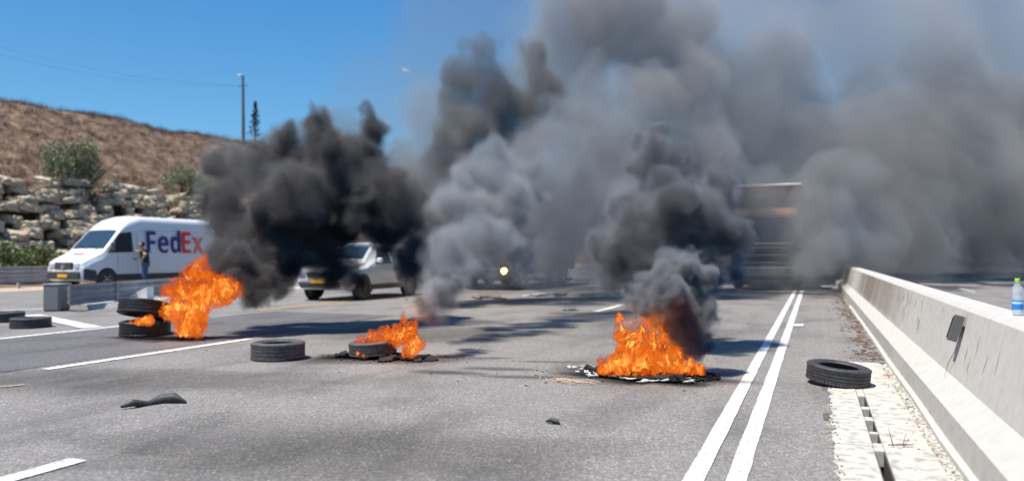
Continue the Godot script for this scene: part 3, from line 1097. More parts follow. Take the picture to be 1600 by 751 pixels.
func terrain(x0: float, x1: float, z0: float, z1: float, cell: float, f: Callable) -> ArrayMesh:
	var nx := int(absf(x1 - x0) / cell)
	var nz := int(absf(z1 - z0) / cell)
	var vs := PackedVector3Array()
	var ix := PackedInt32Array()
	for j in nz + 1:
		for i in nx + 1:
			var x := lerpf(x0, x1, float(i) / nx)
			var z := lerpf(z0, z1, float(j) / nz)
			vs.append(Vector3(x, f.call(x, z), z))
	for j in nz:
		for i in nx:
			var a := j * (nx + 1) + i
			ix.append_array([a, a + 1, a + nx + 2, a, a + nx + 2, a + nx + 1])
	var st := SurfaceTool.new()
	st.begin(Mesh.PRIMITIVE_TRIANGLES)
	st.set_smooth_group(0)
	for v in vs: st.add_vertex(v)
	for i in ix: st.add_index(i)
	st.generate_normals()
	return st.commit()

func scatter(called: String, label: String, cat: String, m: Mesh, mt: Material, places: Array) -> void:
	var mm := MultiMesh.new()
	mm.transform_format = MultiMesh.TRANSFORM_3D
	mm.mesh = m
	mm.instance_count = places.size()
	for i in places.size(): mm.set_instance_transform(i, places[i])
	var o := MultiMeshInstance3D.new()
	o.name = numbered(called)
	o.multimesh = mm
	o.material_override = mt
	o.set_meta("kind", "stuff")
	o.set_meta("label", label)
	o.set_meta("category", cat)
	add_child(o, true)

func tuft(sd: int, blades: int, h: float, spread: float) -> ArrayMesh:
	var rng := RandomNumberGenerator.new()
	rng.seed = sd
	var b := MB.new()
	for i in blades:
		var a := rng.randf() * TAU
		var r := rng.randf() * spread
		var p := Vector3(cos(a) * r, -0.05, sin(a) * r)
		var lean := Vector3(rng.randfn() * 0.3, 1, rng.randfn() * 0.3) * h * rng.randf_range(0.5, 1.1)
		var w := Vector3(cos(a + 1.3), 0, sin(a + 1.3)) * 0.035 * h
		b.quad(p - w, p + lean * 0.6 - w * 0.8, p + lean, p + w)
	return b.mesh()

func bush(called: String, label: String, at: Vector3, rad: Vector3, count: int, size: float, m: Material, sd: int, group := "") -> void:
	var o := thing(called, label, "bush", at, 0.0, group)
	part("foliage", leaf_mesh(Vector3(0, rad.y * 0.95, 0), rad, count, size, sd), m, o)
	var b := MB.new()
	var rng := RandomNumberGenerator.new()
	rng.seed = sd
	for i in 5:
		var d := Vector3(rng.randfn() * 0.4, 1.0, rng.randfn() * 0.4) * rad.y
		b.tube([Vector3(0, -0.1, 0), d * 0.5 + Vector3(rng.randfn(), 0, rng.randfn()) * 0.1, d * 1.1], [0.06 * rad.y, 0.04 * rad.y, 0.012 * rad.y], 5)
	part("stem", b.mesh(), m_bark, o)

var m_bark: StandardMaterial3D
var m_steel: StandardMaterial3D

func guardrail(label: String, path: Array, top: float, waves: int, posts: Array) -> Node3D:
	var g := thing("guardrail", label, "guardrail")
	var prof := []
	var n := waves * 4
	var hgt := waves * 0.16
	for i in n + 1:
		var x := 0.04 * cos(TAU * i * waves / n)
		prof.append(Vector2(x, top - hgt + hgt * i / n))
	for i in range(n, -1, -1): prof.append(prof[i] + Vector2(-0.006, 0))
	var b := MB.new()
	b.sweep(prof, path)
	part("rail", b.mesh(), m_steel, g)
	for p: Vector3 in posts:
		bx(g, "post", p + Vector3(0, top * 0.5 - 0.06, 0), Vector3(0.12, top, 0.08), m_steel, 0.01)
	return g

func _ready() -> void:
	var cam := Camera3D.new()
	cam.name = "camera"
	cam.position = Vector3(0, 1.3, 0)
	cam.rotation_degrees = Vector3(1.129, 22.5, 0)
	var att := CameraAttributesPhysical.new()
	att.frustum_focal_length = 36.495
	att.frustum_near = 0.05
	att.frustum_far = 4000.0
	att.frustum_focus_distance = 6.6
	att.exposure_aperture = 1.3
	cam.attributes = att
	cam.current = true
	add_child(cam)
	var we := WorldEnvironment.new()
	we.name = "world_environment"
	var e := Environment.new()
	var sm := ProceduralSkyMaterial.new()
	sm.sky_top_color = Color(0.135, 0.385, 0.63)
	sm.sky_horizon_color = Color(0.49, 0.70, 0.79)
	sm.sky_curve = 0.13
	sm.ground_bottom_color = Color(0.45, 0.42, 0.38)
	sm.ground_horizon_color = Color(0.55, 0.55, 0.54)
	sm.sun_angle_max = 1.0
	var sky := Sky.new()
	sky.sky_material = sm
	e.sky = sky
	e.background_mode = Environment.BG_SKY
	e.tonemap_mode = Environment.TONE_MAPPER_LINEAR
	e.tonemap_exposure = 1.75
	e.sdfgi_enabled = true
	e.ssao_enabled = true
	e.ssil_enabled = true
	we.environment = e
	add_child(we)
	var sun := DirectionalLight3D.new()
	sun.name = "sun"
	sun.light_energy = 1.35
	sun.light_color = Color(1.0, 0.965, 0.91)
	sun.light_angular_distance = 0.5
	sun.shadow_enabled = true
	add_child(sun)
	sun.look_at_from_position(Vector3.ZERO, -Vector3(-0.24, 0.92, 0.28))

	# the smoke and flame fields start first, on their own threads
	var flame1 := job([Vector4(-8.9, 0.29, -8.57, 0.297), Vector4(-9.08, 0.58, -8.54, 0.298), Vector4(-8.89, 0.78, -8.61, 0.338), Vector4(-8.65, 0.76, -8.72, 0.318), Vector4(-8.87, 1.03, -8.67, 0.22), Vector4(-8.79, 1.2, -8.7, 0.13), Vector4(-8.57, 0.72, -8.91, 0.262), Vector4(-8.41, 0.75, -9.03, 0.162), Vector4(-9.33, 0.73, -8.49, 0.18), Vector4(-9.21, 0.39, -8.38, 0.158), Vector4(-8.88, 0.13, -8.36, 0.136), Vector4(-8.6, 0.13, -8.37, 0.116), Vector4(-9.15, 0.31, -7.98, 0.086), Vector4(-9.25, 0.31, -7.88, 0.076), Vector4(-9.42, 0.29, -7.87, 0.067), Vector4(-9.17, 0.3, -7.91, 0.076)], 0.02, 1.1, 4.2, 41, 0, 0.5, [0.1, 0.3, 0.52])
	var flame2 := job([Vector4(-4.58, 0.16, -7.82, 0.133), Vector4(-4.51, 0.2, -7.9, 0.11), Vector4(-4.83, 0.27, -7.93, 0.16), Vector4(-5.05, 0.26, -7.95, 0.146), Vector4(-5.24, 0.23, -7.92, 0.114), Vector4(-5.37, 0.2, -7.87, 0.073), Vector4(-4.66, 0.36, -8, 0.128), Vector4(-4.61, 0.48, -8.07, 0.081), Vector4(-4.79, 0.5, -7.99, 0.064), Vector4(-4.78, 0.57, -8, 0.048), Vector4(-4.57, 0.11, -7.66, 0.062), Vector4(-5.07, 0.11, -7.4, 0.038), Vector4(-4.99, 0.09, -7.4, 0.031), Vector4(-4.51, 0.41, -8.11, 0.056)], 0.0135, 1.1, 7.0, 42, 0, 0.5, [0.1, 0.3, 0.52])
	var flame3 := job([Vector4(-2.04, 0.09, -7.6, 0.136), Vector4(-1.85, 0.14, -7.68, 0.177), Vector4(-1.63, 0.11, -7.77, 0.191), Vector4(-1.44, 0.09, -7.85, 0.191), Vector4(-1.26, 0.07, -7.93, 0.15), Vector4(-1.13, 0.06, -7.98, 0.082), Vector4(-1.74, 0.29, -7.78, 0.192), Vector4(-1.55, 0.33, -7.86, 0.178), Vector4(-1.91, 0.39, -7.76, 0.138), Vector4(-1.75, 0.49, -7.82, 0.166), Vector4(-1.56, 0.53, -7.9, 0.138), Vector4(-1.63, 0.63, -7.92, 0.097), Vector4(-1.94, 0.56, -7.74, 0.083), Vector4(-1.95, 0.63, -7.74, 0.055), Vector4(-1.4, 0.25, -7.97, 0.11), Vector4(-2.11, 0.16, -7.57, 0.055)], 0.0125, 1.1, 7.0, 43, 0, 0.5, [0.1, 0.3, 0.52])
	var s_left := job([Vector4(-8.65, 1.07, -9.23, 0.414), Vector4(-8.82, 1.39, -9.56, 0.481), Vector4(-9.43, 2.06, -9.83, 0.423), Vector4(-9.49, 2.76, -10.19, 0.458), Vector4(-7.99, 2.23, -9.75, 0.529), Vector4(-8.41, 1.6, -9.86, 0.54), Vector4(-8.16, 1.28, -9.97, 0.432), Vector4(-7.95, 2.42, -10.83, 0.801), Vector4(-7.71, 2.21, -11.27, 0.726), Vector4(-8.28, 3.13, -10.89, 0.639), Vector4(-8.99, 3.18, -10.53, 0.485), Vector4(-7.81, 3.18, -11.41, 0.594), Vector4(-7.5, 3.59, -11.53, 0.333), Vector4(-7.59, 3.85, -11.49, 0.178), Vector4(-7.39, 2.47, -11.73, 0.503), Vector4(-7.59, 2.01, -11.93, 0.427), Vector4(-8.17, 1.62, -10.76, 0.481), Vector4(-8.15, 1.16, -10.92, 0.439), Vector4(-8.18, 1.22, -11.3, 0.404), Vector4(-7.5, 1.08, -13.14, 0.447), Vector4(-8.25, 0.81, -11.75, 0.245), Vector4(-7.6, 1.91, -12.54, 0.508), Vector4(-7.48, 2.54, -12.57, 0.457)], 0.05, 0.75, 2.0, 3, 9, 1.0, [0.05, 0.17, 0.34, 0.6])
	var s_soft := job([Vector4(-9.25, 2.38, -9.79, 0.618), Vector4(-9.08, 1.6, -9.55, 0.56), Vector4(-8.67, 1.12, -9.51, 0.445), Vector4(-8.96, 2.53, -10.33, 0.751), Vector4(-7.18, 2.47, -11.73, 0.715), Vector4(-7.11, 1.52, -12.21, 0.613), Vector4(-8.06, 1.39, -11.17, 0.516), Vector4(-8.44, 1.5, -10.57, 0.637), Vector4(-9.48, 3.1, -10.11, 0.41), Vector4(-8.21, 3.4, -11.17, 0.591)], 0.1, 0.5, 1.2, 79, 8, 1.0, [0.1])
	var s_stem := job([Vector4(-4.48, 0.58, -8.12, 0.121), Vector4(-4.42, 0.73, -8.31, 0.164), Vector4(-4.43, 0.89, -8.57, 0.168), Vector4(-4.59, 0.7, -8.12, 0.089), Vector4(-4.32, 0.65, -8.29, 0.098), Vector4(-4.67, 1.02, -8.79, 0.156)], 0.024, 0.8, 3.6, 91, 8, 1.0, [0.05, 0.22, 0.5])
	var s_puff := job([Vector4(-8.24, 0.75, -9.15, 0.244), Vector4(-8.08, 0.85, -9.33, 0.225), Vector4(-7.98, 0.71, -9.43, 0.144), Vector4(-8.46, 0.89, -9.06, 0.203), Vector4(-8.78, 1.07, -9.09, 0.165), Vector4(-8.32, 0.99, -9.34, 0.207), Vector4(-8.14, 0.62, -9.26, 0.122), Vector4(-8.61, 0.72, -9.06, 0.143)], 0.022, 0.8, 4.0, 77, 9, 1.0, [0.05, 0.22, 0.5])
	var s_mid := job([Vector4(-4.42, 0.71, -8.31, 0.246), Vector4(-4.59, 0.62, -8.13, 0.146), Vector4(-4.51, 0.9, -8.75, 0.24), Vector4(-5.05, 1.23, -9.6, 0.397), Vector4(-4.96, 1.58, -10.39, 0.463), Vector4(-4.74, 1.54, -11.02, 0.378), Vector4(-5.59, 2.15, -11.2, 0.525), Vector4(-5.07, 2.19, -11.95, 0.501), Vector4(-5.48, 2.87, -12.31, 0.496), Vector4(-5.84, 2.72, -11.84, 0.347), Vector4(-5.12, 2.69, -13.01, 0.466), Vector4(-5.29, 1.06, -11.35, 0.285), Vector4(-4.87, 1.22, -12.06, 0.296)], 0.055, 0.8, 1.8, 11, 9, 1.0, [0.05, 0.17, 0.34, 0.58])
	var s_behind := job([Vector4(-4.95, 3.18, -13.61, 0.787), Vector4(-5.01, 2.06, -14.15, 0.762), Vector4(-4.42, 2.63, -14.92, 0.842), Vector4(-4.94, 4.07, -15.22, 0.757), Vector4(-4.42, 3.95, -16.52, 0.804), Vector4(-4.3, 2.31, -16.6, 0.744), Vector4(-5.09, 1.41, -15.21, 0.616), Vector4(-5.2, 1.01, -14.09, 0.473), Vector4(-4.77, 0.92, -15.35, 0.532), Vector4(-4.18, 1.2, -16.13, 0.549), Vector4(-5.26, 0.77, -13.53, 0.254), Vector4(-4.25, 0.71, -15.57, 0.308), Vector4(-3.74, 3.06, -16.82, 0.744), Vector4(-4.82, 5.05, -17.41, 0.725)], 0.1, 0.8, 1.1, 12, 8, 1.0, [0.05, 0.3])
	var s_near := job([Vector4(-1.39, 1.18, -8.09, 0.252), Vector4(-1.25, 0.97, -8.15, 0.238), Vector4(-1.47, 0.81, -7.84, 0.273), Vector4(-1.21, 0.66, -8.07, 0.249), Vector4(-1.7, 0.81, -7.75, 0.164), Vector4(-1.2, 0.39, -8.02, 0.179), Vector4(-1.36, 0.53, -7.95, 0.192), Vector4(-1.56, 1.01, -7.91, 0.18), Vector4(-1.11, 0.28, -8.11, 0.097)], 0.02, 0.7, 4.0, 23, 9, 1.0, [0.05, 0.17, 0.34, 0.6])
	var s_dark := job([Vector4(-2.12, 1.45, -9.51, 0.387), Vector4(-2.53, 1.37, -9.78, 0.35), Vector4(-1.81, 1.87, -9.63, 0.42), Vector4(-1.48, 1.81, -10.2, 0.455), Vector4(-1.16, 1.55, -10.77, 0.382), Vector4(-1.28, 2.1, -10.71, 0.382), Vector4(-2.04, 2.56, -10.39, 0.401), Vector4(-2.2, 2.94, -10.75, 0.284), Vector4(-2.62, 1.02, -9.75, 0.228), Vector4(-1.14, 1.1, -11.01, 0.241), Vector4(-1.76, 1.28, -10.31, 0.411), Vector4(-2.33, 2, -10.06, 0.357), Vector4(-2.17, 0.94, -9.72, 0.206), Vector4(-1.35, 1.01, -10.49, 0.268)], 0.04, 0.75, 2.4, 31, 9, 1.0, [0.05, 0.17, 0.34, 0.58])
	var s_column := job([Vector4(-8.5, 0.8, -15.98, 0.694), Vector4(-9.02, 1.75, -16.28, 0.713), Vector4(-9.41, 2.93, -16.64, 0.665), Vector4(-9.1, 3.83, -17.29, 0.785), Vector4(-8.84, 4.94, -17.91, 0.876), Vector4(-8.76, 6.09, -18.35, 0.786), Vector4(-8.59, 6.94, -18.62, 0.577), Vector4(-8.1, 5.45, -19.08, 0.911), Vector4(-7.32, 6.04, -19.6, 0.846), Vector4(-7.82, 4.32, -18.89, 0.862), Vector4(-7.07, 5.22, -20.26, 0.753), Vector4(-7.47, 7.02, -19.73, 0.631), Vector4(-8.35, 6.13, -18.74, 0.722)], 0.1, 0.8, 1.1, 51, 8, 0.55, [0.05, 0.22, 0.5])
	var s_bank := job([Vector4(-5.95, 3.14, -26.73, 3.074), Vector4(0.43, 1.68, -26.15, 1.135), Vector4(1.4, 3.87, -33, 3.678), Vector4(4.6, 3.77, -36.5, 3.923), Vector4(7.91, 3.92, -40.03, 4.168), Vector4(11.54, 4.3, -42.61, 4.291), Vector4(-2.31, 6.45, -36.82, 3.678), Vector4(-3.52, 5.29, -34.18, 2.312), Vector4(-1.56, 6.6, -36.05, 2.828), Vector4(-2.78, 8.68, -35.5, 2.828), Vector4(1.69, 2.43, -29.91, 1.419), Vector4(-8.9, 1.5, -26.62, 1.716), Vector4(-12.43, 3.87, -27.27, 2.627), Vector4(0.78, 1.82, -28.46, 1.366), Vector4(3.22, 2.01, -32.71, 1.905), Vector4(5.62, 2.08, -36.95, 2.102), Vector4(8.45, 2.28, -40.29, 2.382), Vector4(11.2, 2.43, -41.42, 2.68), Vector4(7.02, 7.22, -43.92, 3.66), Vector4(11.27, 7.18, -47.85, 3.853), Vector4(3.16, 7.23, -40.16, 3.152), Vector4(-14.86, 3.87, -26.27, 1.839)], 0.42, 0.8, 0.4, 61, 6, 1.0, [0.06, 0.34])
	var s_sky := job([Vector4(-3.66, 7.41, -33, 3.643), Vector4(3.35, 10.22, -42.34, 4.991), Vector4(-0.63, 12.21, -40.65, 4.991), Vector4(-4.96, 11.95, -36.69, 4.413), Vector4(7.79, 12.26, -48.46, 5.517), Vector4(13.13, 10.85, -52.87, 5.779), Vector4(4.02, 17.77, -50.03, 6.305), Vector4(12.54, 18.72, -58.95, 6.567), Vector4(-2.53, 19.34, -47.29, 5.911), Vector4(-6.9, 9.28, -33.78, 3.275), Vector4(-8.01, 10.97, -28.95, 2.627), Vector4(-9.71, 10.44, -28.26, 1.839), Vector4(-6.81, 9.39, -29.48, 2.364), Vector4(-7.41, 14.34, -33.46, 3.275)], 0.5, 0.9, 0.36, 62, 6, 1.0, [0.06, 0.36])
	var s_veil := job([Vector4(-9.72, 2.43, -16.52, 0.998), Vector4(-9.41, 4.59, -17.68, 1.156), Vector4(-9.33, 0.94, -16.17, 0.648), Vector4(-8.72, 2.46, -17.48, 1.195), Vector4(-7.32, 2.49, -18.59, 1.576), Vector4(-5.82, 3.1, -20.29, 1.655), Vector4(-4.83, 5.11, -21.73, 1.734), Vector4(-7.65, 6.29, -21.62, 1.611), Vector4(-3.42, 4.15, -22.34, 1.541), Vector4(-7.89, 1.1, -17.31, 0.765), Vector4(-6.69, 0.91, -18.89, 0.806), Vector4(-5.39, 0.91, -19.43, 0.806), Vector4(-4.1, 0.91, -19.96, 0.806), Vector4(-3.08, 1.26, -22.54, 1.156), Vector4(-1.62, 0.84, -25.32, 0.925), Vector4(-1.41, 2.41, -25.37, 0.967), Vector4(-1.6, 3.36, -25.28, 0.967), Vector4(-0.74, 1.57, -25.67, 0.925), Vector4(-7.19, 8.4, -22.85, 1.681), Vector4(-6.17, 9.57, -24.33, 1.751), Vector4(-7.64, 7.3, -21.61, 1.208), Vector4(-4.64, 8.99, -26.06, 1.821), Vector4(-0.45, 0.84, -25.8, 0.757),  Vector4(0.35, 2.35, -27.19, 1.095), Vector4(0.03, 0.78, -23.84, 0.539), Vector4(0.28, 1.66, -25.01, 0.725), Vector4(0.58, 3.53, -28.34, 1.366), Vector4(-3.71, 6.93, -24.33, 1.261)], 0.2, 0.55, 0.55, 64, 7, 1.0, [0.06, 0.34])
	var s_haze := job([Vector4(-15.81, 6.76, -25.81, 2.89), Vector4(-14.15, 3.08, -22.25, 2.049), Vector4(-15.14, 11.06, -30.33, 3.87), Vector4(-14.26, 15.1, -32.77, 4.413), Vector4(-16.13, 4.68, -23.56, 1.716), Vector4(-12.45, 4.67, -22.92, 2.504), Vector4(-10.91, 1.26, -19.3, 1.156)], 0.4, 0.25, 0.3, 66, 5, 1.0, [0.1])
	var s_low := job([Vector4(-5.41, 0.67, -16.18, 0.387), Vector4(-3.98, 0.64, -17.85, 0.378), Vector4(-2.25, 0.71, -16.4, 0.308), Vector4(-1.19, 0.74, -21.17, 0.42), Vector4(-1.29, 0.72, -14.64, 0.221), Vector4(0.12, 1.26, -23.87, 0.694), Vector4(-0.22, 0.74, -21.57, 0.385), Vector4(-7.66, 0.74, -18.49, 0.49)], 0.09, 0.6, 1.2, 71, 7, 1.0, [0.06, 0.3])
	var tasks := []
	for k in jobs.size(): tasks.append(WorkerThreadPool.add_task(job_run.bind(k)))

	var rng := RandomNumberGenerator.new()
	rng.seed = 7
	A_noise = noise(FastNoiseLite.TYPE_SIMPLEX_SMOOTH, 0.05, 3, 2)

	# ---- shared materials
	rubber = mat(Color(0.022, 0.023, 0.025), 0.62)
	rubber.albedo_texture = ntex(noise(FastNoiseLite.TYPE_SIMPLEX, 0.03, 4, 5), [[0.25, grey(0.55)], [0.6, grey(0.9)], [0.85, grey(1.0)]], 256)
	tri_map(rubber, Vector3.ONE * 1.7, false)
	rubber.albedo_color = Color(0.045, 0.046, 0.049).linear_to_srgb()
	liner = mat(Color(0.02, 0.02, 0.021), 0.8)
	m_glass = mat(Color(0.03, 0.05, 0.07), 0.06)
	m_glass.metallic_specular = 0.8
	m_black = mat(Color(0.012, 0.012, 0.013), 0.5)
	m_dark = mat(Color(0.045, 0.046, 0.05), 0.6)
	m_rim = mat(Color(0.5, 0.5, 0.51), 0.3, 0.9)
	m_lamp = mat(Color(0.75, 0.77, 0.8), 0.08, 0.3)
	m_plate = mat(Color(0.85, 0.42, 0.02), 0.5)
	m_bark = mat(Color(0.1, 0.07, 0.05), 0.9)
	m_steel = mat(Color(0.42, 0.43, 0.44), 0.55, 0.1)
	m_steel.albedo_texture = ntex(noise(FastNoiseLite.TYPE_SIMPLEX, 0.02, 4, 6), [[0.2, grey(0.65)], [0.8, grey(1.0)]], 256)
	tri_map(m_steel, Vector3(0.4, 1.5, 0.4))

	# ---- ground and roads
	var earth := mat(Color.WHITE, 0.95)
	earth.albedo_texture = ntex(noise(FastNoiseLite.TYPE_SIMPLEX, 0.02, 5, 12), [[0.2, Color(0.2, 0.13, 0.08)], [0.5, Color(0.3, 0.21, 0.14)], [0.8, Color(0.42, 0.32, 0.22)]])
	tri_map(earth, Vector3.ONE * 0.2)
	struct("ground", rect(-1500, 1500, -1800, 300, -0.3), earth)
	var agg := noise(FastNoiseLite.TYPE_CELLULAR, 0.11, 1, 21)
	agg.cellular_return_type = FastNoiseLite.RETURN_CELL_VALUE
	var aggh := noise(FastNoiseLite.TYPE_CELLULAR, 0.11, 1, 21)
	aggh.cellular_return_type = FastNoiseLite.RETURN_DISTANCE
	var agg_t := ntex(agg, [[0.0, Color(0.135, 0.13, 0.125)], [0.45, Color(0.182, 0.174, 0.168)], [0.8, Color(0.225, 0.217, 0.207)], [0.97, Color(0.29, 0.275, 0.255)], [1.0, Color(0.4, 0.38, 0.35)]], 1024)
	var agg_h := ntex(aggh, [[0.0, grey(1)], [1.0, grey(0)]], 1024)
	var blotch := noise(FastNoiseLite.TYPE_SIMPLEX, 0.008, 5, 22)
	var blotch_t := ntex(blotch, [[0.15, grey(0.72)], [0.45, grey(0.94)], [0.7, grey(1.0)]], 1024)
	var asphalt := mat(Color.WHITE, 0.88)
	asphalt.albedo_texture = agg_t
	tri_map(asphalt, Vector3.ONE * 0.62)
	detail(asphalt, blotch_t, Vector3(0.09, 0.09, 0.045))
	relief(asphalt, agg_h, 0.25)
	# the main carriageway: its edge against the drain is ragged
	var rb := MB.new()
	var zz := []
	var z := 6.0
	while z > -10.2:
		zz.append(z)
		z -= 0.07
	var xe := []
	for i in zz.size(): xe.append(0.115 + 0.022 * A_noise.get_noise_2d(zz[i] * 60.0, 3.0) + 0.012 * rng.randfn())
	for i in zz.size():
		if zz[i] < -9.86: xe[i] = 0.84
	for i in zz.size() - 1: rb.oquad(Vector3(-5, -9, zz[i]), Vector3(-12.7, 0, zz[i]), Vector3(xe[i], 0, zz[i]), Vector3(xe[i + 1], 0, zz[i + 1]), Vector3(-12.7, 0, zz[i + 1]))
	for i in zz.size() - 1: rb.oquad(Vector3(-5, 0, zz[i]), Vector3(xe[i], 0, zz[i]), Vector3(xe[i], -0.03, zz[i]), Vector3(xe[i + 1], -0.03, zz[i + 1]), Vector3(xe[i + 1], 0, zz[i + 1]))
	var zl: float = zz[-1]
	rb.oquad(Vector3(0, -9, -50), Vector3(-12.7, 0, zl), Vector3(0.84, 0, zl), Vector3(0.84, 0, -420), Vector3(-12.7, 0, -420))
	struct("road", rb.mesh(), asphalt)
	var asphalt_pale := asphalt.duplicate()
	asphalt_pale.albedo_color = grey(1.0).linear_to_srgb()
	asphalt_pale.uv1_offset = Vector3(0.3, 0, 0.7)
	struct("far_road", rect(1.36, 17.0, 20, -420, -0.004), asphalt)
	struct("ramp_road", rect(-26.5, -12.7, 20, -420, -0.004), asphalt_pale)
	var dark_lane := asphalt.duplicate()
	dark_lane.albedo_color = Color(0.56, 0.58, 0.64).linear_to_srgb()
	struct("resurfaced_lane", rect(-11.5, -8.3, 8, -13.5, 0.004), dark_lane)
	var verge := mat(Color.WHITE, 0.95)
	verge.albedo_texture = ntex(noise(FastNoiseLite.TYPE_SIMPLEX, 0.05, 5, 13), [[0.2, Color(0.34, 0.25, 0.18)], [0.7, Color(0.52, 0.42, 0.33)]])
	tri_map(verge, Vector3.ONE * 0.5)
	struct("verge", rect(-29.6, -26.5, 20, -420, 0.0), verge)
	var hill_m := mat(Color.WHITE, 0.95)
	hill_m.albedo_texture = ntex(noise(FastNoiseLite.TYPE_SIMPLEX, 0.012, 6, 14), [[0.15, Color(0.06, 0.038, 0.025)], [0.42, Color(0.115, 0.07, 0.043)], [0.65, Color(0.17, 0.108, 0.066)], [0.95, Color(0.36, 0.26, 0.17)]])
	tri_map(hill_m, Vector3.ONE * 0.11)
	struct("hill", terrain(-29.5, -140.0, 30.0, -230.0, 1.3, hill_height), hill_m)
	var far_hill := func(x: float, zq: float) -> float:
		var d := (x - 19.0) / 70.0
		return -0.1 + clampf(d, 0.0, 1.0) * (26.0 + 6.0 * A_noise.get_noise_2d(x * 0.3, zq * 0.3)) * smoothstep(-40.0, -110.0, zq)
	var scrub := mat(Color.WHITE, 0.95)
	scrub.albedo_texture = ntex(noise(FastNoiseLite.TYPE_SIMPLEX, 0.02, 5, 16), [[0.2, Color(0.05, 0.06, 0.03)], [0.55, Color(0.11, 0.1, 0.06)], [0.85, Color(0.2, 0.15, 0.09)]])
	tri_map(scrub, Vector3.ONE * 0.05)
	struct("hill", terrain(17.0, 200.0, 20.0, -420.0, 5.0, far_hill), scrub)

	# ---- painted markings
	var paint := mat(Color.WHITE, 0.7)
	paint.albedo_texture = ntex(noise(FastNoiseLite.TYPE_SIMPLEX, 0.03, 5, 15), [[0.12, grey(0.25)], [0.3, grey(0.5)], [0.6, grey(0.66)]])
	tri_map(paint, Vector3.ONE * 0.8)
	relief(paint, agg_h, 0.15)
	paint.uv2_triplanar = true
	var worn := mat(Color(0.42, 0.36, 0.3), 0.8)
	var yellow := paint.duplicate()
	yellow.albedo_color = Color(0.85, 0.5, 0.16).linear_to_srgb()
	for q in [[-0.655, -0.62], [-0.425, -0.42]]:
		struct("road_marking", stripe(Vector3(q[0], 0, 3), Vector3(q[1], 0, -160), 0.115, 0.008, rng), paint)
	for q in [[-4.32, -3.25, 0.0], [-4.62, -16.1, -18.9], [-4.62, -28.5, -31.5], [-4.62, -40.5, -43.5], [-8.06, -5.64, -8.9], [-8.5, -21.4, -26.4], [-8.4, -34.0, -37.0]]:
		struct("road_marking", stripe(Vector3(q[0], 0, q[1]), Vector3(q[0], 0, q[2]), 0.15, 0.008, rng), paint)
	struct("road_marking", stripe(Vector3(-11.5, 0, -2.0), Vector3(-11.72, 0, -11.0), 0.16, 0.008, rng), paint)
	struct("road_marking", stripe(Vector3(-15.6, 0, -10.6), Vector3(-11.85, 0, -9.15), 0.34, 0.012, rng), paint)
	struct("road_marking", stripe(Vector3(-12.6, 0, -6.0), Vector3(-15.6, 0, -10.45), 0.2, 0.008, rng), paint)
	struct("road_marking", stripe(Vector3(-20.5, 0, -6.0), Vector3(-16.5, 0, -13.0), 0.2, 0.008, rng), paint)
	struct("road_marking", stripe(Vector3(-12.05, 0, -13.5), Vector3(-12.2, 0, -120), 0.17, 0.008, rng), yellow)
	struct("road_marking", stripe(Vector3(-7.45, 0, -4.65), Vector3(-7.3, 0, -4.9), 0.09, 0.008, rng), worn)
	for q in [[5.2, -30.0, -33.0], [5.2, -42.0, -45.0], [8.9, -56.0, -61.0], [8.9, -32.0, -35.0], [12.6, -70.0, -76.0], [5.2, -66.0, -69.0], [12.6, -44.0, -47.0]]:
		struct("road_marking", stripe(Vector3(q[0], 0, q[1]), Vector3(q[0], 0, q[2]), 0.16, 0.004, rng), paint)
	struct("road_marking", stripe(Vector3(16.2, 0, 5), Vector3(16.2, 0, -200), 0.16, 0.004, rng), paint)

	# ---- soot and tyre marks worn into the asphalt
	var soot := stain_mat(Color(0.016, 0.015, 0.015), 0.8)
	for q in [[-5.15, -7.9, 0.85, 0.34, 0.3, 0.9], [-1.65, -7.75, 1.05, 0.62, 0.0, 0.95], [-9.3, -8.4, 1.1, 0.4, 0.2, 0.75], [-5.0, -7.75, 1.5, 0.5, 0.4, 0.4]]:
		struct("road_stain", patch(Vector3(q[0], 0, q[1]), q[2], q[3], q[4], 0.016 + 0.002 * absf(q[5]), q[5], int(absf(q[0] * 10))), soot)
	var mark := stain_mat(Color(0.05, 0.047, 0.045), 0.8)
	for q in [Vector3(-3.319, -0, -7.634), Vector3(-2.964, 0, -8.369), Vector3(-2.123, 0, -8.179), Vector3(-3.731, 0, -7.172), Vector3(-3.815, 0, -8.371), Vector3(-2.782, 0, -7.248)]:
		var g: Vector3 = q
		struct("road_stain", patch(g, rng.randf_range(0.35, 0.8), rng.randf_range(0.06, 0.16), rng.randf_range(0.1, 0.5), 0.012, 0.34, int(absf(g.x * 100))), mark)
	for q in [[-3.0, -4.0, 2.2, 1.0], [-6.5, -5.5, 2.5, 0.9], [-6.0, -10.5, 2.6, 1.4], [-2.3, -12.5, 1.5, 2.4]]:
		struct("road_stain", patch(Vector3(q[0], 0, q[1]), q[2], q[3], 0.3, 0.01, 0.22, int(absf(q[0] * 7))), mark)

	# ---- concrete median barrier
	var conc := mat(Color.WHITE, 0.9)
	conc.albedo_texture = ntex(noise(FastNoiseLite.TYPE_SIMPLEX, 0.01, 4, 31), [[0.1, Color(0.43, 0.418, 0.385)], [0.5, Color(0.465, 0.452, 0.42)], [0.9, Color(0.485, 0.472, 0.44)]], 1024)
	tri_map(conc, Vector3.ONE * 0.7)
	detail(conc, ntex(noise(FastNoiseLite.TYPE_SIMPLEX, 0.02, 3, 32), [[0.2, grey(0.92)], [0.45, grey(0.985)], [0.6, grey(1.0)]], 512), Vector3(0.5, 0.4, 0.5))
	relief(conc, ntex(noise(FastNoiseLite.TYPE_SIMPLEX, 0.03, 3, 33), [[0.0, grey(0)], [1.0, grey(1)]], 512), 0.02)
	var bar := thing("barrier", "long pale concrete median barrier beside the double white lines", "barrier")
	var pb := MB.new()
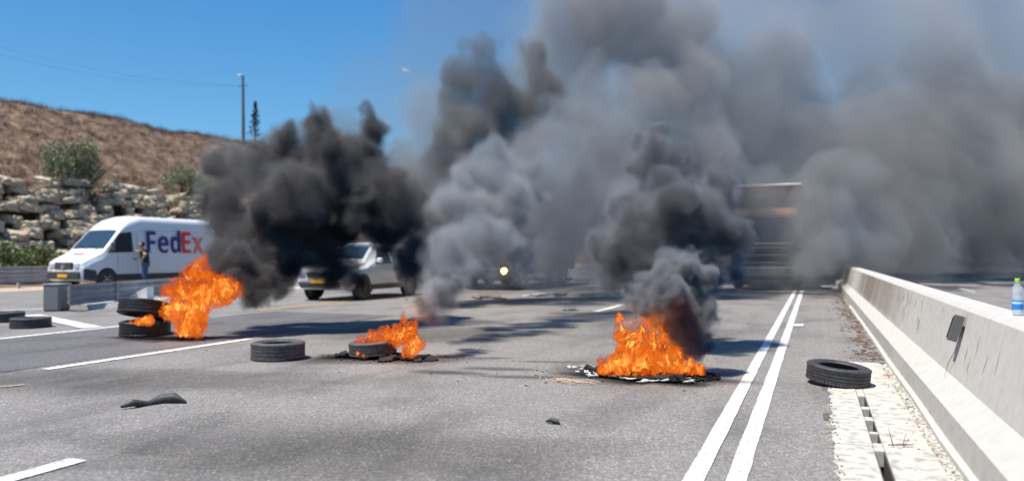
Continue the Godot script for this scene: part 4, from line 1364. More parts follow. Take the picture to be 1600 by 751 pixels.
	var prof := [Vector2(0.84, -0.05), Vector2(0.84, 0.02), Vector2(0.845, 0.225), Vector2(1.0, 0.345), Vector2(1.12, 0.855), Vector2(1.15, 0.88), Vector2(1.36, 0.885), Vector2(1.385, 0.86), Vector2(1.5, 0.33), Vector2(1.6, 0.22), Vector2(1.6, -0.05)]
	var bp := []
	for i in 60: bp.append(Vector3(0, 0, 4.0 - 0.5 * i) if i < 50 else Vector3(0, 0, -21.0 - 26.0 * (i - 50)))
	pb.sweep(prof, bp)
	part("concrete_body", pb.mesh(), conc, bar)
	var lip := MB.new()
	var lp := []
	for i in 30: lp.append(Vector3(0.81 + 0.004 * rng.randfn(), 0.0, 3.0 - 0.8 * i))
	lip.sweep([Vector2(-0.02, -0.02), Vector2(-0.015, 0.03), Vector2(0.02, 0.045), Vector2(0.045, 0.03), Vector2(0.045, -0.02)], lp)
	part("footing", lip.mesh(), conc, bar)
	var crack := MB.new()
	crack.tube([Vector3(1.118, 0.84, -6.72), Vector3(1.075, 0.7, -6.74), Vector3(1.025, 0.55, -6.7), Vector3(0.985, 0.42, -6.78), Vector3(0.955, 0.325, -6.75)], [0.0015, 0.0025, 0.002, 0.002, 0.001], 5)
	part("crack", crack.mesh(), m_black, bar)
	var scm := MB.new()
	for i in 46:
		var zq := rng.randf_range(-13.5, -4.6)
		if i < 26: zq = -10.4 + rng.randfn() * 0.8
		var u := rng.randf_range(0.1, 0.8)
		var ln := rng.randf_range(0.05, 0.2)
		var dz := rng.randfn() * 0.03
		var pa := Vector3(lerpf(1.0, 1.12, u) + 0.001, lerpf(0.345, 0.855, u), zq)
		var u2 := minf(0.95, u + ln * 2.0)
		var pc := Vector3(lerpf(1.0, 1.12, u2) + 0.001, lerpf(0.345, 0.855, u2), zq + dz)
		scm.tube([pa, pa.lerp(pc, 0.5) + Vector3(0, 0, rng.randfn() * 0.01), pc], [0.002, 0.005, 0.002], 4)
	part("scratches", scm.mesh(), mat(Color(0.16, 0.14, 0.12), 0.9), bar)
	var sst := SurfaceTool.new()
	sst.begin(Mesh.PRIMITIVE_TRIANGLES)
	for i in 24:
		for j in 6:
			for cn in [[0, 0], [1, 0], [1, 1], [0, 0], [1, 1], [0, 1]]:
				var a := (i + float(cn[0])) / 24.0
				var u := (j + float(cn[1])) / 6.0
				var q := Vector3(lerpf(1.0, 1.12, u) - 0.004, lerpf(0.345, 0.855, u) + 0.001, lerpf(-10.5, -22.0, a))
				sst.set_color(Color(1, 1, 1, clampf(sin(a * PI) * (0.45 + 0.8 * A_noise.get_noise_2d(q.z * 14.0, q.y * 3.0)) * (1.0 if j > 0 or cn[1] > 0 else 0.3), 0.0, 0.5)))
				sst.add_vertex(q)
	sst.generate_normals()
	part("soot_stain", sst.commit(), stain_mat(Color(0.2, 0.13, 0.09), 0.9), bar)
	var refl := thing("reflector", "dark rectangular reflector housing fixed to the barrier face under the water bottle", "reflector", Vector3(1.055, 0.72, -6.72))
	var fb := Basis(Vector3(0, 0, 1), -0.29)
	bx(refl, "housing", Vector3(-0.03, 0, 0), Vector3(0.05, 0.2, 0.1), m_black, 0.008, fb)
	bx(refl, "side_plate", Vector3(-0.03, 0.003, 0.062), Vector3(0.07, 0.21, 0.012), mat(grey(0.1), 0.5), 0.003, fb)
	bx(refl, "lens", Vector3(-0.056, 0.005, 0), Vector3(0.008, 0.17, 0.08), m_black, 0.003, fb)

	# ---- drain: slabs on both sides of an open slot
	var slab := conc.duplicate()
	slab.albedo_color = Color(1.0, 0.99, 0.97)
	slab.detail_albedo = ntex(noise(FastNoiseLite.TYPE_SIMPLEX, 0.02, 4, 34), [[0.2, grey(0.66)], [0.42, grey(0.95)], [0.6, grey(1.0)]], 512)
	slab.uv2_scale = Vector3(0.6, 0.6, 0.6)
	slab.albedo_texture = ntex(noise(FastNoiseLite.TYPE_SIMPLEX, 0.012, 4, 35), [[0.15, Color(0.4, 0.39, 0.365)], [0.4, Color(0.47, 0.46, 0.435)], [0.8, Color(0.52, 0.51, 0.48)]], 1024)
	var dr := Node3D.new()
	dr.name = "drain_channel"
	dr.set_meta("kind", "structure")
	add_child(dr)
	var cuts := [-9.86, -8.6, -7.62, -6.6, -5.57, -4.5, -3.5, -2.4, -1.4, 0.7]
	for i in cuts.size() - 1:
		var zm: float = (cuts[i] + cuts[i + 1]) * 0.5
		var zs: float = cuts[i + 1] - cuts[i] - 0.022
		bx(dr, "slab", Vector3(0.205, -0.128 + 0.003 * (i % 2), zm), Vector3(0.31, 0.25, zs), slab, 0.006)
		bx(dr, "slab", Vector3(0.573, -0.128 + 0.003 * ((i + 1) % 2), zm), Vector3(0.295, 0.25, zs), slab, 0.006)
	for x in [0.3645, 0.4205]: bx(dr, "slot_shade_strip", Vector3(x, -0.127, -4.6), Vector3(0.008, 0.22, 10.4), mat(Color(0.05, 0.048, 0.044), 0.9), 0.0)  # added dark strips over the sunlit slot walls, shade put into the colour
	var bridges := [-9.86, -9.72, -9.2, -7.5, -6.99, -6.9, -6.56, -6.44, -6.03, -5.97, -5.67, -5.46]
	for i in 6:
		var z0: float = bridges[i * 2]
		var z1: float = bridges[i * 2 + 1]
		bx(dr, "bridge", Vector3(0.3925, -0.058, (z0 + z1) * 0.5), Vector3(0.0605, 0.11, absf(z1 - z0)), slab, 0.004)
	struct("drain_floor", rect(0.3, 0.5, 4, -9.9, -0.24), mat(Color(0.03, 0.028, 0.025), 0.9), dr)  # floor coloured near-black to stand in for shade inside the slot
	var gravel_bed := mat(Color(0.3, 0.28, 0.25), 0.95)
	struct("gravel_bed", rect(0.70, 0.9, 4, -9.9, -0.03), gravel_bed)
	var stones := []
	for i in 1500:
		var sc := rng.randf_range(0.012, 0.034)
		var xx := 0.775 + rng.randfn() * 0.035
		stones.append(Transform3D(Basis.from_euler(Vector3(rng.randf() * 6, rng.randf() * 6, 0)).scaled(Vector3.ONE * sc), Vector3(xx, -0.022 + sc * 0.25, rng.randf_range(-9.8, -2.5))))
	for i in 60:
		var sc := rng.randf_range(0.006, 0.018)
		stones.append(Transform3D(Basis.from_euler(Vector3(rng.randf() * 6, rng.randf() * 6, 0)).scaled(Vector3.ONE * sc), Vector3(0.66 + rng.randfn() * 0.05, 0.002, rng.randf_range(-9.8, -3.5))))
	var gm := mat(Color(0.5, 0.47, 0.42), 0.9)
	gm.albedo_texture = blotch_t
	tri_map(gm, Vector3.ONE * 0.4)
	scatter("gravel", "loose pale gravel along the foot of the median barrier", "gravel", rock_mesh(3), gm, stones)
	var rub := []
	for i in 420:
		var sc := rng.randf_range(0.008, 0.03)
		var zq := rng.randf_range(-26.0, -9.9)
		rub.append(Transform3D(Basis.from_euler(Vector3(rng.randf() * 6, rng.randf() * 6, 0)).scaled(Vector3(sc * 1.8, sc * 0.7, sc)), Vector3(0.78 - absf(rng.randfn()) * 0.16, 0.004, zq)))
	scatter("litter", "brown dirt and litter swept against the barrier beyond the drain", "litter", rock_mesh(4), mat(Color(0.14, 0.09, 0.06), 0.95), rub)
	var crumbs := []
	for i in 90:
		var sc := rng.randf_range(0.004, 0.011)
		crumbs.append(Transform3D(Basis.from_euler(Vector3(rng.randf() * 6, rng.randf() * 6, 0)).scaled(Vector3.ONE * sc), Vector3(0.12 + rng.randfn() * 0.022, 0.001, rng.randf_range(-7.8, -3.6))))
	scatter("asphalt_crumbs", "dark asphalt crumbs along the ragged edge of the drain slab", "rubble", rock_mesh(5), mat(Color(0.1, 0.095, 0.07), 0.95), crumbs)
	var burnt := []
	for q in [[-1.65, -7.6, 0.6, 0.3, 50], [-5.1, -7.8, 0.6, 0.25, 50], [-9.0, -8.3, 0.8, 0.4, 40], [-3.4, -7.4, 1.3, 0.5, 20]]:
		for i in q[4]:
			var sc := rng.randf_range(0.005, 0.018)
			burnt.append(Transform3D(Basis(Vector3.UP, rng.randf() * TAU).scaled(Vector3(sc * 1.6, sc * 0.4, sc)), Vector3(q[0] + rng.randfn() * q[2], 0.004, q[1] + rng.randfn() * q[3])))
	scatter("burnt_scraps", "black burnt rubber crumbs strewn on the asphalt around the fires", "debris", rock_mesh(7), mat(Color(0.015, 0.015, 0.015), 0.9), burnt)
	var grit := []
	for i in 700:
		var sc := rng.randf_range(0.003, 0.009)
		grit.append(Transform3D(Basis.from_euler(Vector3(rng.randf() * 6, rng.randf() * 6, 0)).scaled(Vector3.ONE * sc), Vector3(rng.randf_range(-6.0, 0.1), 0.002, rng.randf_range(-10.0, -3.3))))
	scatter("grit", "scattered pale grit lying on the asphalt", "grit", rock_mesh(6), mat(Color(0.5, 0.47, 0.43), 0.95), grit)

	# ---- rock face, hill plants
	var rf := Node3D.new()
	rf.name = "rock_face"
	rf.set_meta("kind", "structure")
	add_child(rf)
	var rock_m := mat(Color.WHITE, 0.95)
	rock_m.albedo_texture = ntex(noise(FastNoiseLite.TYPE_SIMPLEX, 0.02, 6, 41), [[0.15, Color(0.3, 0.25, 0.18)], [0.5, Color(0.44, 0.38, 0.28)], [0.85, Color(0.54, 0.49, 0.38)]])
	tri_map(rock_m, Vector3.ONE * 0.5)
	var rocks := [rock_mesh(11), rock_mesh(12), rock_mesh(13), rock_mesh(14), rock_mesh(15)]
	var made := 0
	for r in 10:
		var zr := -25.0 - rng.randf() * 1.0
		while zr > -52.0 and made < 295:
			var w := rng.randf_range(0.45, 1.25)
			zr -= w * 0.72
			if rng.randf() < 0.82:
				var mi := part("boulder", rocks[rng.randi() % 5], rock_m, rf)
				var xr := -43.3 - 0.38 * r + rng.randfn() * 0.18
				mi.transform = Transform3D(Basis.from_euler(Vector3(rng.randfn() * 0.12, rng.randf_range(-0.4, 0.4), rng.randfn() * 0.12)) * Basis.from_scale(Vector3(1.3, rng.randf_range(0.4, 0.66), w)), Vector3(xr, 0.9 + 0.56 * r + rng.randfn() * 0.08 + 0.2 * sin(zr * 0.3), zr))
				made += 1
			zr -= w * 0.22
	var dry := leaf_mat(Color(0.17, 0.1, 0.06))
	dry.backlight_enabled = false
	dry.albedo_texture = null
	var tufts := []
	for i in 9000:
		var xq := -47.0 - rng.randf() * 33.0
		var zq := rng.randf_range(-10.0, -120.0)
		var sc := rng.randf_range(0.35, 1.1)
		tufts.append(Transform3D(Basis(Vector3.UP, rng.randf() * TAU).scaled(Vector3.ONE * sc), Vector3(xq, hill_height(xq, zq), zq)))
	for i in 900:
		var xq := -75.0 + rng.randfn() * 1.5
		var zq := rng.randf_range(-35.0, -120.0)
		tufts.append(Transform3D(Basis(Vector3.UP, rng.randf() * TAU).scaled(Vector3(0.8, rng.randf_range(0.8, 2.0), 0.8)), Vector3(xq, hill_height(xq, zq), zq)))
	for i in 900:
		var xq := rng.randf_range(-46.0, -40.5)
		var zq := rng.randf_range(-15.0, -80.0)
		tufts.append(Transform3D(Basis(Vector3.UP, rng.randf() * TAU).scaled(Vector3.ONE * rng.randf_range(0.3, 0.8)), Vector3(xq, hill_height(xq, zq), zq)))
	scatter("dry_grass", "dry brown grass and thistles covering the hillside", "grass", tuft(5, 18, 0.5, 0.7), dry, tufts)
	var pale_t := []
	for i in 2200:
		var xq := -47.0 - rng.randf() * 33.0
		var zq := rng.randf_range(-10.0, -120.0)
		if A_noise.get_noise_2d(xq * 2.0, zq * 2.0) > 0.0:
			pale_t.append(Transform3D(Basis(Vector3.UP, rng.randf() * TAU).scaled(Vector3.ONE * rng.randf_range(0.4, 1.0)), Vector3(xq, hill_height(xq, zq), zq)))
	scatter("dry_grass", "straw coloured grass patches on the brown hillside", "grass", tuft(6, 14, 0.7, 0.5), mat(Color(0.3, 0.2, 0.12), 0.9), pale_t)
	var olive := leaf_mat(Color(0.26, 0.29, 0.16))
	var green := leaf_mat(Color(0.16, 0.2, 0.07))
	var q1 := Vector3(-46.923, 7.253, -34.567)
	q1.y = hill_height(q1.x, q1.z)
	bush("olive_bush", "large olive green bush at the top of the rock face", q1, Vector3(1.9, 2.4, 1.9), 6000, 0.09, olive, 3)
	var q2 := Vector3(-47.667, 8.444, -45.059)
	q2.y = hill_height(q2.x, q2.z)
	bush("olive_bush", "low wide grey green bush on the hill above the van's rear", q2, Vector3(2.2, 1.35, 2.0), 4500, 0.08, olive, 4)
	var q3 := Vector3(-46.002, 6.028, -34.975)
	q3.y = hill_height(q3.x, q3.z)
	bush("dark_bush", "small dark bush under the large olive bush", q3, Vector3(1.1, 0.9, 1.1), 700, 0.12, leaf_mat(Color(0.05, 0.055, 0.035)), 5)
	var places := [[Vector3(-32.193, 0.693, -20.78), 1.1, 1.0], [Vector3(-32.216, 0.674, -21.853), 1.2, 0.9], [Vector3(-32.687, 0.496, -23.286), 0.9, 0.7], [Vector3(-32.811, 0.703, -19.983), 1.4, 1.1]]
	var tell := ["green roadside bush tallest behind the far guardrail", "green roadside bush nearest to the van's nose but one", "low green bush right behind the van's nose", "green bush at the far end of the guardrail bushes"]
	for i in 4:
		var p: Vector3 = places[i][0]
		p.y = hill_height(p.x, p.z) - 0.05
		bush("roadside_bush", tell[i], p, Vector3(places[i][1], places[i][2], places[i][1]), 1500, 0.09, green, 20 + i, "bushes behind the far guardrail")
	# conifer on the ridge
	var cp := Vector3(-74.21, 18.214, -82.574)
	cp.y = hill_height(cp.x, cp.z)
	var con := thing("conifer", "thin sparse conifer standing on the ridge beside the pole", "tree", cp)
	var tb := MB.new()
	tb.tube([Vector3(0, -0.5, 0), Vector3(0, 3, 0), Vector3(0.1, 6.2, 0)], [0.16, 0.1, 0.02], 6)
	part("trunk", tb.mesh(), m_bark, con)
	var lb := MB.new()
	for i in 420:
		var hh := rng.randf()
		var rr := (1.0 - hh) * 1.25 * (0.2 + 0.8 * absf(sin(hh * 19.0))) + 0.1
		var an := rng.randf() * TAU
		var pc := Vector3(cos(an) * rr * sqrt(rng.randf()), 1.2 + hh * 5.0, sin(an) * rr * sqrt(rng.randf()))
		var u := Vector3(rng.randfn(), rng.randfn() * 0.5, rng.randfn()).normalized() * 0.2
		var v := u.cross(Vector3(rng.randfn(), rng.randfn(), rng.randfn())).normalized() * 0.09
		lb.quad(pc - u, pc + v, pc + u, pc - v)
	part("crown", lb.mesh(), leaf_mat(Color(0.05, 0.06, 0.045)), con)
	var pp := Vector3(-72.132, 17.409, -78.038)
	pp.y = hill_height(pp.x, pp.z)
	var ptop := Vector3(-72.15, 25.814, -77.852)
	var pole := thing("utility_pole", "tall grey pole with a white lamp on the hill ridge", "pole", pp)
	var pmb := MB.new()
	pmb.tube([Vector3(0, -1, 0), ptop - pp], [0.24, 0.15], 8)
	part("shaft", pmb.mesh(), mat(grey(0.12), 0.8), pole)
	bx(pole, "lamp_head", ptop - pp + Vector3(-0.4, 0.05, 0.15), Vector3(0.7, 0.22, 0.35), mat(grey(0.8), 0.4), 0.08)
	bx(pole, "crossarm", ptop - pp + Vector3(0, -1.4, 0), Vector3(1.6, 0.12, 0.12), mat(grey(0.15), 0.8), 0.02)
	for i in 2:
		var wm := MB.new()
		var a := ptop + Vector3(-0.7 + 1.4 * i, -1.4, 0)
		var b := Vector3(-80.725, 22.837, -47.298) + Vector3(0, 0.9 * i, 0)
		var wp := []
		for k in 15:
			var t := k / 14.0
			wp.append(a.lerp(b, t) - Vector3(0, 5.0 * t * (1.0 - t), 0))
		wm.tube(wp, [0.009], 4)
		single("overhead_wire", wm.mesh(), mat(grey(0.05), 0.8), "upper overhead wire running left from the ridge pole" if i == 1 else "lower overhead wire running left from the ridge pole", "wire", "wires from the pole")

	# ---- guardrails
	var fp := []
	var fposts := []
	for i in 16:
		fp.append(Vector3(-28.6 - 0.004 * i, 0, -6.0 - 4.0 * i))
		fposts.append(Vector3(-28.75, 0, -7.0 - 4.0 * i))
	guardrail("dark steel guardrail along the foot of the hill behind the van", fp, 0.86, 4, fposts)
	var np := []
	var nposts := [Vector3(-16.601, 0, -13.5) + Vector3(0.1, 0, 0.1), Vector3(-18.0, 0, -16.3), Vector3(-18.9, 0, -18.6), Vector3(-19.9, 0, -21.0)]
	for i in 12: np.append(Vector3(-15.763, 0, -11.561) + Vector3(-0.4 * i * 1.02, 0, -1.0 * i - 0.02 * i))
	guardrail("short grey guardrail in front of the van starting at a block", np, 0.62, 3, nposts)
	var tbk := thing("terminal_block", "squat grey block capping the near guardrail's end", "guardrail end", Vector3(-16.3, 0, -11.6), 22.5)
	bx(tbk, "casing", Vector3(0, 0.315, -0.1), Vector3(0.4, 0.63, 0.45), mat(Color(0.17, 0.18, 0.18), 0.6), 0.04)
	bx(tbk, "cap_edge", Vector3(0, 0.62, -0.1), Vector3(0.42, 0.03, 0.47), mat(Color(0.22, 0.23, 0.23), 0.6), 0.01)
	var kerb := MB.new()
	var kp := []
	for i in 22: kp.append(Vector3(-16.2, 0, -12.2).lerp(Vector3(-17.5, 0, -26.0), i / 21.0))
	kerb.sweep([Vector2(-0.9, -0.1), Vector2(-0.9, 0.1), Vector2(0.25, 0.12), Vector2(0.35, 0.0), Vector2(0.35, -0.1)], kp)
	struct("kerb_island", kerb.mesh(), conc)
	var nose := thing("kerb_nose", "white painted sloping kerb end behind the burning tyre pair", "kerb", Vector3(-16.861, 0, -14.195), 25.0)
	var nb := MB.new()
	nb.oquad(Vector3(0, 0, 0), Vector3(-0.45, 0, 0.2), Vector3(0.45, 0.45, 0.2), Vector3(0.45, 0.45, -0.2), Vector3(-0.45, 0, -0.2))
	nb.oquad(Vector3(0, 0.1, 0), Vector3(0.45, 0.45, 0.2), Vector3(0.45, 0, 0.2), Vector3(0.45, 0, -0.2), Vector3(0.45, 0.45, -0.2))
	nb.otri(Vector3(0.1, 0.1, 0), Vector3(-0.45, 0, 0.2), Vector3(0.45, 0, 0.2), Vector3(0.45, 0.45, 0.2))
	nb.otri(Vector3(0.1, 0.1, 0), Vector3(-0.45, 0, -0.2), Vector3(0.45, 0, -0.2), Vector3(0.45, 0.45, -0.2))
	part("sloping_face", nb.mesh(), mat(grey(0.75), 0.7), nose)
	var rp := []
	var rposts := []
	for i in 14:
		rp.append(Vector3(17.2, 0, -10.0 - 10.0 * i))
		rposts.append(Vector3(17.35, 0, -12.0 - 10.0 * i))
	guardrail("pale guardrail on the far side of the opposite carriageway", rp, 0.75, 2, rposts)

	# ---- vehicles and people
	build_van(Vector3(-26.03, -0.004, -18.9))
	build_person(Vector3(-24.35, -0.004, -21.05), 22.5)
	var white := mat(Color(0.7, 0.71, 0.73), 0.3)
	var suv := build_car("suv", "white estate car with yellow plate coming out of black smoke", "car", Vector3(-12.9, 0, -16.95), 0.0, white, true)
	var beige := mat(Color(0.62, 0.56, 0.46), 0.35)
	build_car("car", "cream car half hidden behind grey smoke ahead of the lorry", "car", Vector3(-14.028, 0, -25.738), 0.0, beige, false)
	build_lorry(Vector3(-11.283, 0, -24.582) + Vector3(0, 0, 0))
	build_truck(Vector3(-1.75, 0, -29.0), 0.0)
	var ap := thing("aircraft", "small white aircraft high in the bluish haze", "aircraft", Vector3(-309.6, 152.6, -518.1), 40.0)
	var am := mat(grey(0.85), 0.4)
	var fu := MB.new(true)
	fu.tube([Vector3(0, 0, 4), Vector3(0, 0.1, 3), Vector3(0, 0.2, 0), Vector3(0, 0.3, -4.5)], [0.15, 0.6, 0.65, 0.15], 10)
	part("fuselage", fu.mesh(), am, ap)
	bx(ap, "wing", Vector3(0, 0.75, 0.6), Vector3(11, 0.14, 1.6), am, 0.05)
	bx(ap, "tailplane", Vector3(0, 0.4, -4.3), Vector3(3.6, 0.1, 0.9), am, 0.03)
	bx(ap, "fin", Vector3(0, 1.0, -4.3), Vector3(0.1, 1.4, 0.9), am, 0.03)
	ap.rotation_degrees = Vector3(10, 55, -20)

	# ---- tyres
	var t1 := make_tyre("tyre", "worn black tyre lying tilted on the drain slab by the barrier", 0.3, 0.17, Vector3(0.205, 0, -8.11) + Vector3(0, 0.02, 0), "loose tyres on the road")
	t1.basis = Basis(Vector3(0.924, 0, -0.383), 0.07) * Basis(Vector3(-0.383, 0, -0.924), 0.075) * Basis(Vector3.UP, 0.7)
	var t2 := dup(t1, "dusty tyre lying alone between the two left fires", Vector3(-6.232, 0, -7.369), 15)
	t2.scale = Vector3(1.09, 1.25, 1.09)
	dup(t1, "black tyre lying closest to the white gore stripe", Vector3(-13.044, 0, -8.851), 80).scale = Vector3(1.08, 1.03, 1.08)
	dup(t1, "black tyre at the left edge behind another tyre", Vector3(-14.623, 0, -9.428), 20).scale = Vector3(1.06, 1.1, 1.06)
	var t5 := dup(t1, "lower burning tyre of the stacked pair with flames inside", Vector3(-10.073, 0, -8.716), 50)
	t5.scale = Vector3(1.27, 1.36, 1.27)
	var t6 := dup(t1, "upper burning tyre leaning open on the one below it", Vector3(-10.111, 0, -8.7) + Vector3(0.0, 0.315, 0), 0)
	t6.basis = Basis(Vector3(0.924, 0, -0.383), -0.235) * Basis(Vector3(-0.383, 0, -0.924), 0.04) * Basis.from_scale(Vector3(1.27, 1.36, 1.27))
	var t7 := dup(t1, "grey tyre resting on black ash in the middle fire", Vector3(-5.224, 0, -7.974) + Vector3(0, 0.035, 0), 70)
	t7.rotation_degrees = Vector3(-2, 70, 4)

	var charred := rubber.duplicate()
	charred.albedo_color = Color(0.022, 0.022, 0.023).linear_to_srgb()
	charred.roughness = 0.5
	for o in [t5, t6]:
		for c in o.get_children(): c.material_override = charred
	var dusty := rubber.duplicate()
	dusty.albedo_color = Color(0.085, 0.086, 0.088).linear_to_srgb()
	dusty.roughness = 0.8
	for o in [t2, t7]:
		for c in o.get_children():
			if c.name.begins_with("tread") or c.name.begins_with("sidewall"): c.material_override = dusty
	# ---- burnt heap under the right-hand fire
	var ash := thing("burnt_tyre_remains", "ring of charred tyre wire and white ash under the right fire", "burnt tyre", Vector3(-1.732, 0, -7.907))
	var char_m := mat(Color(0.012, 0.012, 0.013), 0.85)
	var cm := MB.new()
	for i in 60:
		var rr := rng.randf_range(0.3, 0.66) * (1.0 + 0.25 * rng.randfn() * 0.5)
		var a0 := rng.randf() * TAU
		var pts := []
		for k in 9:
			var t := a0 + k * rng.randf_range(0.12, 0.24)
			pts.append(Vector3(cos(t) * rr * 1.02, rng.randf_range(0.004, 0.03), sin(t) * rr * 0.6 + rng.randfn() * 0.02))
		cm.tube(pts, [rng.randf_range(0.004, 0.015)], 5)
	part("charred_wire", cm.mesh(), char_m, ash)
	for i in 34:
		var rm := part("charred_lump", rocks[i % 5], char_m, ash)
		var t := rng.randf() * TAU
		var r1 := rng.randf_range(0.2, 0.68)
		rm.transform = Transform3D(Basis.from_euler(Vector3(rng.randfn() * 0.25, rng.randf() * 6, rng.randfn() * 0.25)) * Basis.from_scale(Vector3(0.16, 0.06, 0.12)), Vector3(cos(t) * r1, 0.02, sin(t) * r1 * 0.62))
	var wash := mat(Color(0.62, 0.66, 0.64), 0.9)
	for i in 34:
		var t := rng.randf_range(0.25, 3.3)
		if i > 26: t = rng.randf_range(3.0, 3.5)
		var am2 := MB.new()
		var off := rng.randfn() * 0.09 - 0.03
		var pts := []
		var ln := rng.randf_range(0.03, 0.09)
		for k in 4:
			var tt := t + k * ln
			pts.append(Vector3(cos(tt) * (0.68 + off) + rng.randfn() * 0.02, 0.012 + rng.randf() * 0.02, sin(tt) * (0.45 + off) + rng.randfn() * 0.02))
		am2.tube(pts, [0.003, rng.randf_range(0.006, 0.014), rng.randf_range(0.005, 0.012), 0.002], 5)
		part("ash_flake", am2.mesh(), wash, ash)
	var ash2 := thing("burnt_rubber_heap", "flat heap of black ash beneath the middle fire's tyre", "ash heap", Vector3(-4.986, 0, -7.885))
	for i in 40:
		var rm := part("charred_lump", rocks[i % 5], char_m, ash2)
		var t := rng.randf() * TAU
		var r1 := rng.randf_range(0.05, 0.62)
		rm.transform = Transform3D(Basis.from_euler(Vector3(rng.randfn() * 0.25, rng.randf() * 6, rng.randfn() * 0.25)) * Basis.from_scale(Vector3(0.16, 0.045, 0.1)), Vector3(cos(t) * r1 * 1.1, 0.012, sin(t) * r1 * 0.42))
	var straw := thing("burnt_straw", "pale straw and wire scraps left of the right fire", "straw", Vector3(-2.383, 0, -7.119))
	var sm2 := MB.new()
	for i in 16:
		var a := rng.randf() * TAU
		var c := Vector3(rng.randfn() * 0.14, 0.012, rng.randfn() * 0.04)
		var d := Vector3(cos(a) * 0.16, 0.01 * rng.randf(), sin(a) * 0.05)
		sm2.tube([c - d, c + Vector3(0, 0.02, 0), c + d], [0.003, 0.005, 0.003], 4)
	part("strands", sm2.mesh(), mat(Color(0.5, 0.36, 0.24), 0.9), straw)

	# ---- small things
	var bo := thing("water_bottle", "clear water bottle with green cap and blue label on the barrier", "bottle", Vector3(1.29, 0.886, -5.98))
	var plastic := mat(Color(0.75, 0.85, 0.95, 0.25), 0.05)
	plastic.transparency = BaseMaterial3D.TRANSPARENCY_ALPHA
	var b1 := MB.new(true)
	b1.lathe([Vector2(0, 0.0), Vector2(0.028, 0.0), Vector2(0.033, 0.008), Vector2(0.033, 0.05), Vector2(0.031, 0.055), Vector2(0.033, 0.06), Vector2(0.033, 0.13), Vector2(0.031, 0.136), Vector2(0.034, 0.145), Vector2(0.034, 0.17), Vector2(0.028, 0.195), Vector2(0.014, 0.218), Vector2(0.013, 0.228)], 28)
	part("bottle_body", b1.mesh(), plastic, bo)
	var b2 := MB.new(true)
	b2.lathe([Vector2(0, 0.004), Vector2(0.027, 0.004), Vector2(0.031, 0.012), Vector2(0.031, 0.1), Vector2(0, 0.1)], 28)
	var water := mat(Color(0.7, 0.82, 0.9, 0.35), 0.05)
	water.transparency = BaseMaterial3D.TRANSPARENCY_ALPHA
	part("water", b2.mesh(), water, bo)
	var b3 := MB.new(true)
	b3.lathe([Vector2(0.0338, 0.04), Vector2(0.0342, 0.042), Vector2(0.0342, 0.1), Vector2(0.0338, 0.102)], 28)
	part("label_band", b3.mesh(), mat(Color(0.02, 0.22, 0.62), 0.4), bo)
	var b4 := MB.new(true)
	b4.lathe([Vector2(0.0344, 0.078), Vector2(0.0346, 0.08), Vector2(0.0346, 0.09), Vector2(0.0344, 0.092)], 28)
	part("label_stripe", b4.mesh(), mat(Color(0.5, 0.7, 0.9), 0.4), bo)
	var b5 := MB.new()
	b5.lathe([Vector2(0, 0.252), Vector2(0.014, 0.252), Vector2(0.0165, 0.248), Vector2(0.0165, 0.228), Vector2(0.0, 0.228)], 20)
	part("cap", b5.mesh(), mat(Color(0.3, 0.62, 0.03), 0.4), bo)
	var rag := MB.new(true)
	var rgp := [Vector3(-5.396, 0, -4.435), Vector3(-5.363, 0, -4.532), Vector3(-5.342, 0, -4.656), Vector3(-5.32, 0, -4.783), Vector3(-5.216, 0, -4.826), Vector3(-5.1, 0, -4.844)]
	for i in rgp.size(): rgp[i] = rgp[i] + Vector3(0, 0.025 + 0.02 * sin(i * 2.1), 0)
	rag.tube(rgp, [0.012, 0.03, 0.03, 0.05, 0.045, 0.012], 8)
	single("tyre_strip", rag.mesh(), rubber, "long twisted black strip of torn rubber at lower left", "rubber strip")
	var scr := thing("rubber_scrap", "small black rubber scrap in the middle of the road", "scrap", Vector3(-1.867, 0, -5.344))
	var sb := MB.new(true)
	sb.tube([Vector3(-0.06, 0.015, 0), Vector3(-0.02, 0.03, 0.01), Vector3(0.03, 0.02, 0), Vector3(0.06, 0.008, 0.02)], [0.008, 0.02, 0.018, 0.004], 6)
	part("curl", sb.mesh(), rubber, scr)
	bx(scr, "flake", Vector3(0.0, 0.01, -0.04), Vector3(0.05, 0.015, 0.03), rubber, 0.004, Basis(Vector3.UP, 0.6))
	var pap := MB.new()
	pap.quad(Vector3(-0.08, 0.02, -0.1), Vector3(0.08, 0.035, -0.1), Vector3(0.07, 0.014, 0.1), Vector3(-0.09, 0.012, 0.1))
	var po := single("paper_scrap", pap.mesh(), mat(grey(0.8), 0.8), "white paper scrap right of the double white lines", "paper")
	po.position = Vector3(-0.271, 0, -14.398)
	var cup := bx(self, "red_scrap", Vector3(0.668, 0, -13.481) + Vector3(0, 0.025, 0), Vector3(0.07, 0.03, 0.045), mat(Color(0.32, 0.03, 0.025), 0.5), 0.01, Basis(Vector3.UP, 0.5))
	tag(cup, "small red wrapper on the asphalt near the barrier", "wrapper")
	var twig := MB.new()
	twig.tube([Vector3(0.452, 0, -5.591) + Vector3(0, 0.01, 0), Vector3(0.517, 0, -5.582) + Vector3(0, 0.02, 0), Vector3(0.612, 0, -5.658) + Vector3(0, 0.012, 0)], [0.004, 0.005, 0.003], 5)
	twig.tube([Vector3(0.482, 0, -5.586) + Vector3(0, 0.01, 0), Vector3(0.479, 0, -5.732) + Vector3(0, 0.05, 0), Vector3(0.477, 0, -5.846) + Vector3(0, 0.075, 0)], [0.003, 0.0025, 0.001], 4)
	twig.tube([Vector3(0.546, 0, -5.612) + Vector3(0, 0.01, 0), Vector3(0.566, 0, -5.73) + Vector3(0, 0.03, 0), Vector3(0.588, 0, -5.834) + Vector3(0, 0.05, 0)], [0.003, 0.002, 0.001], 4)
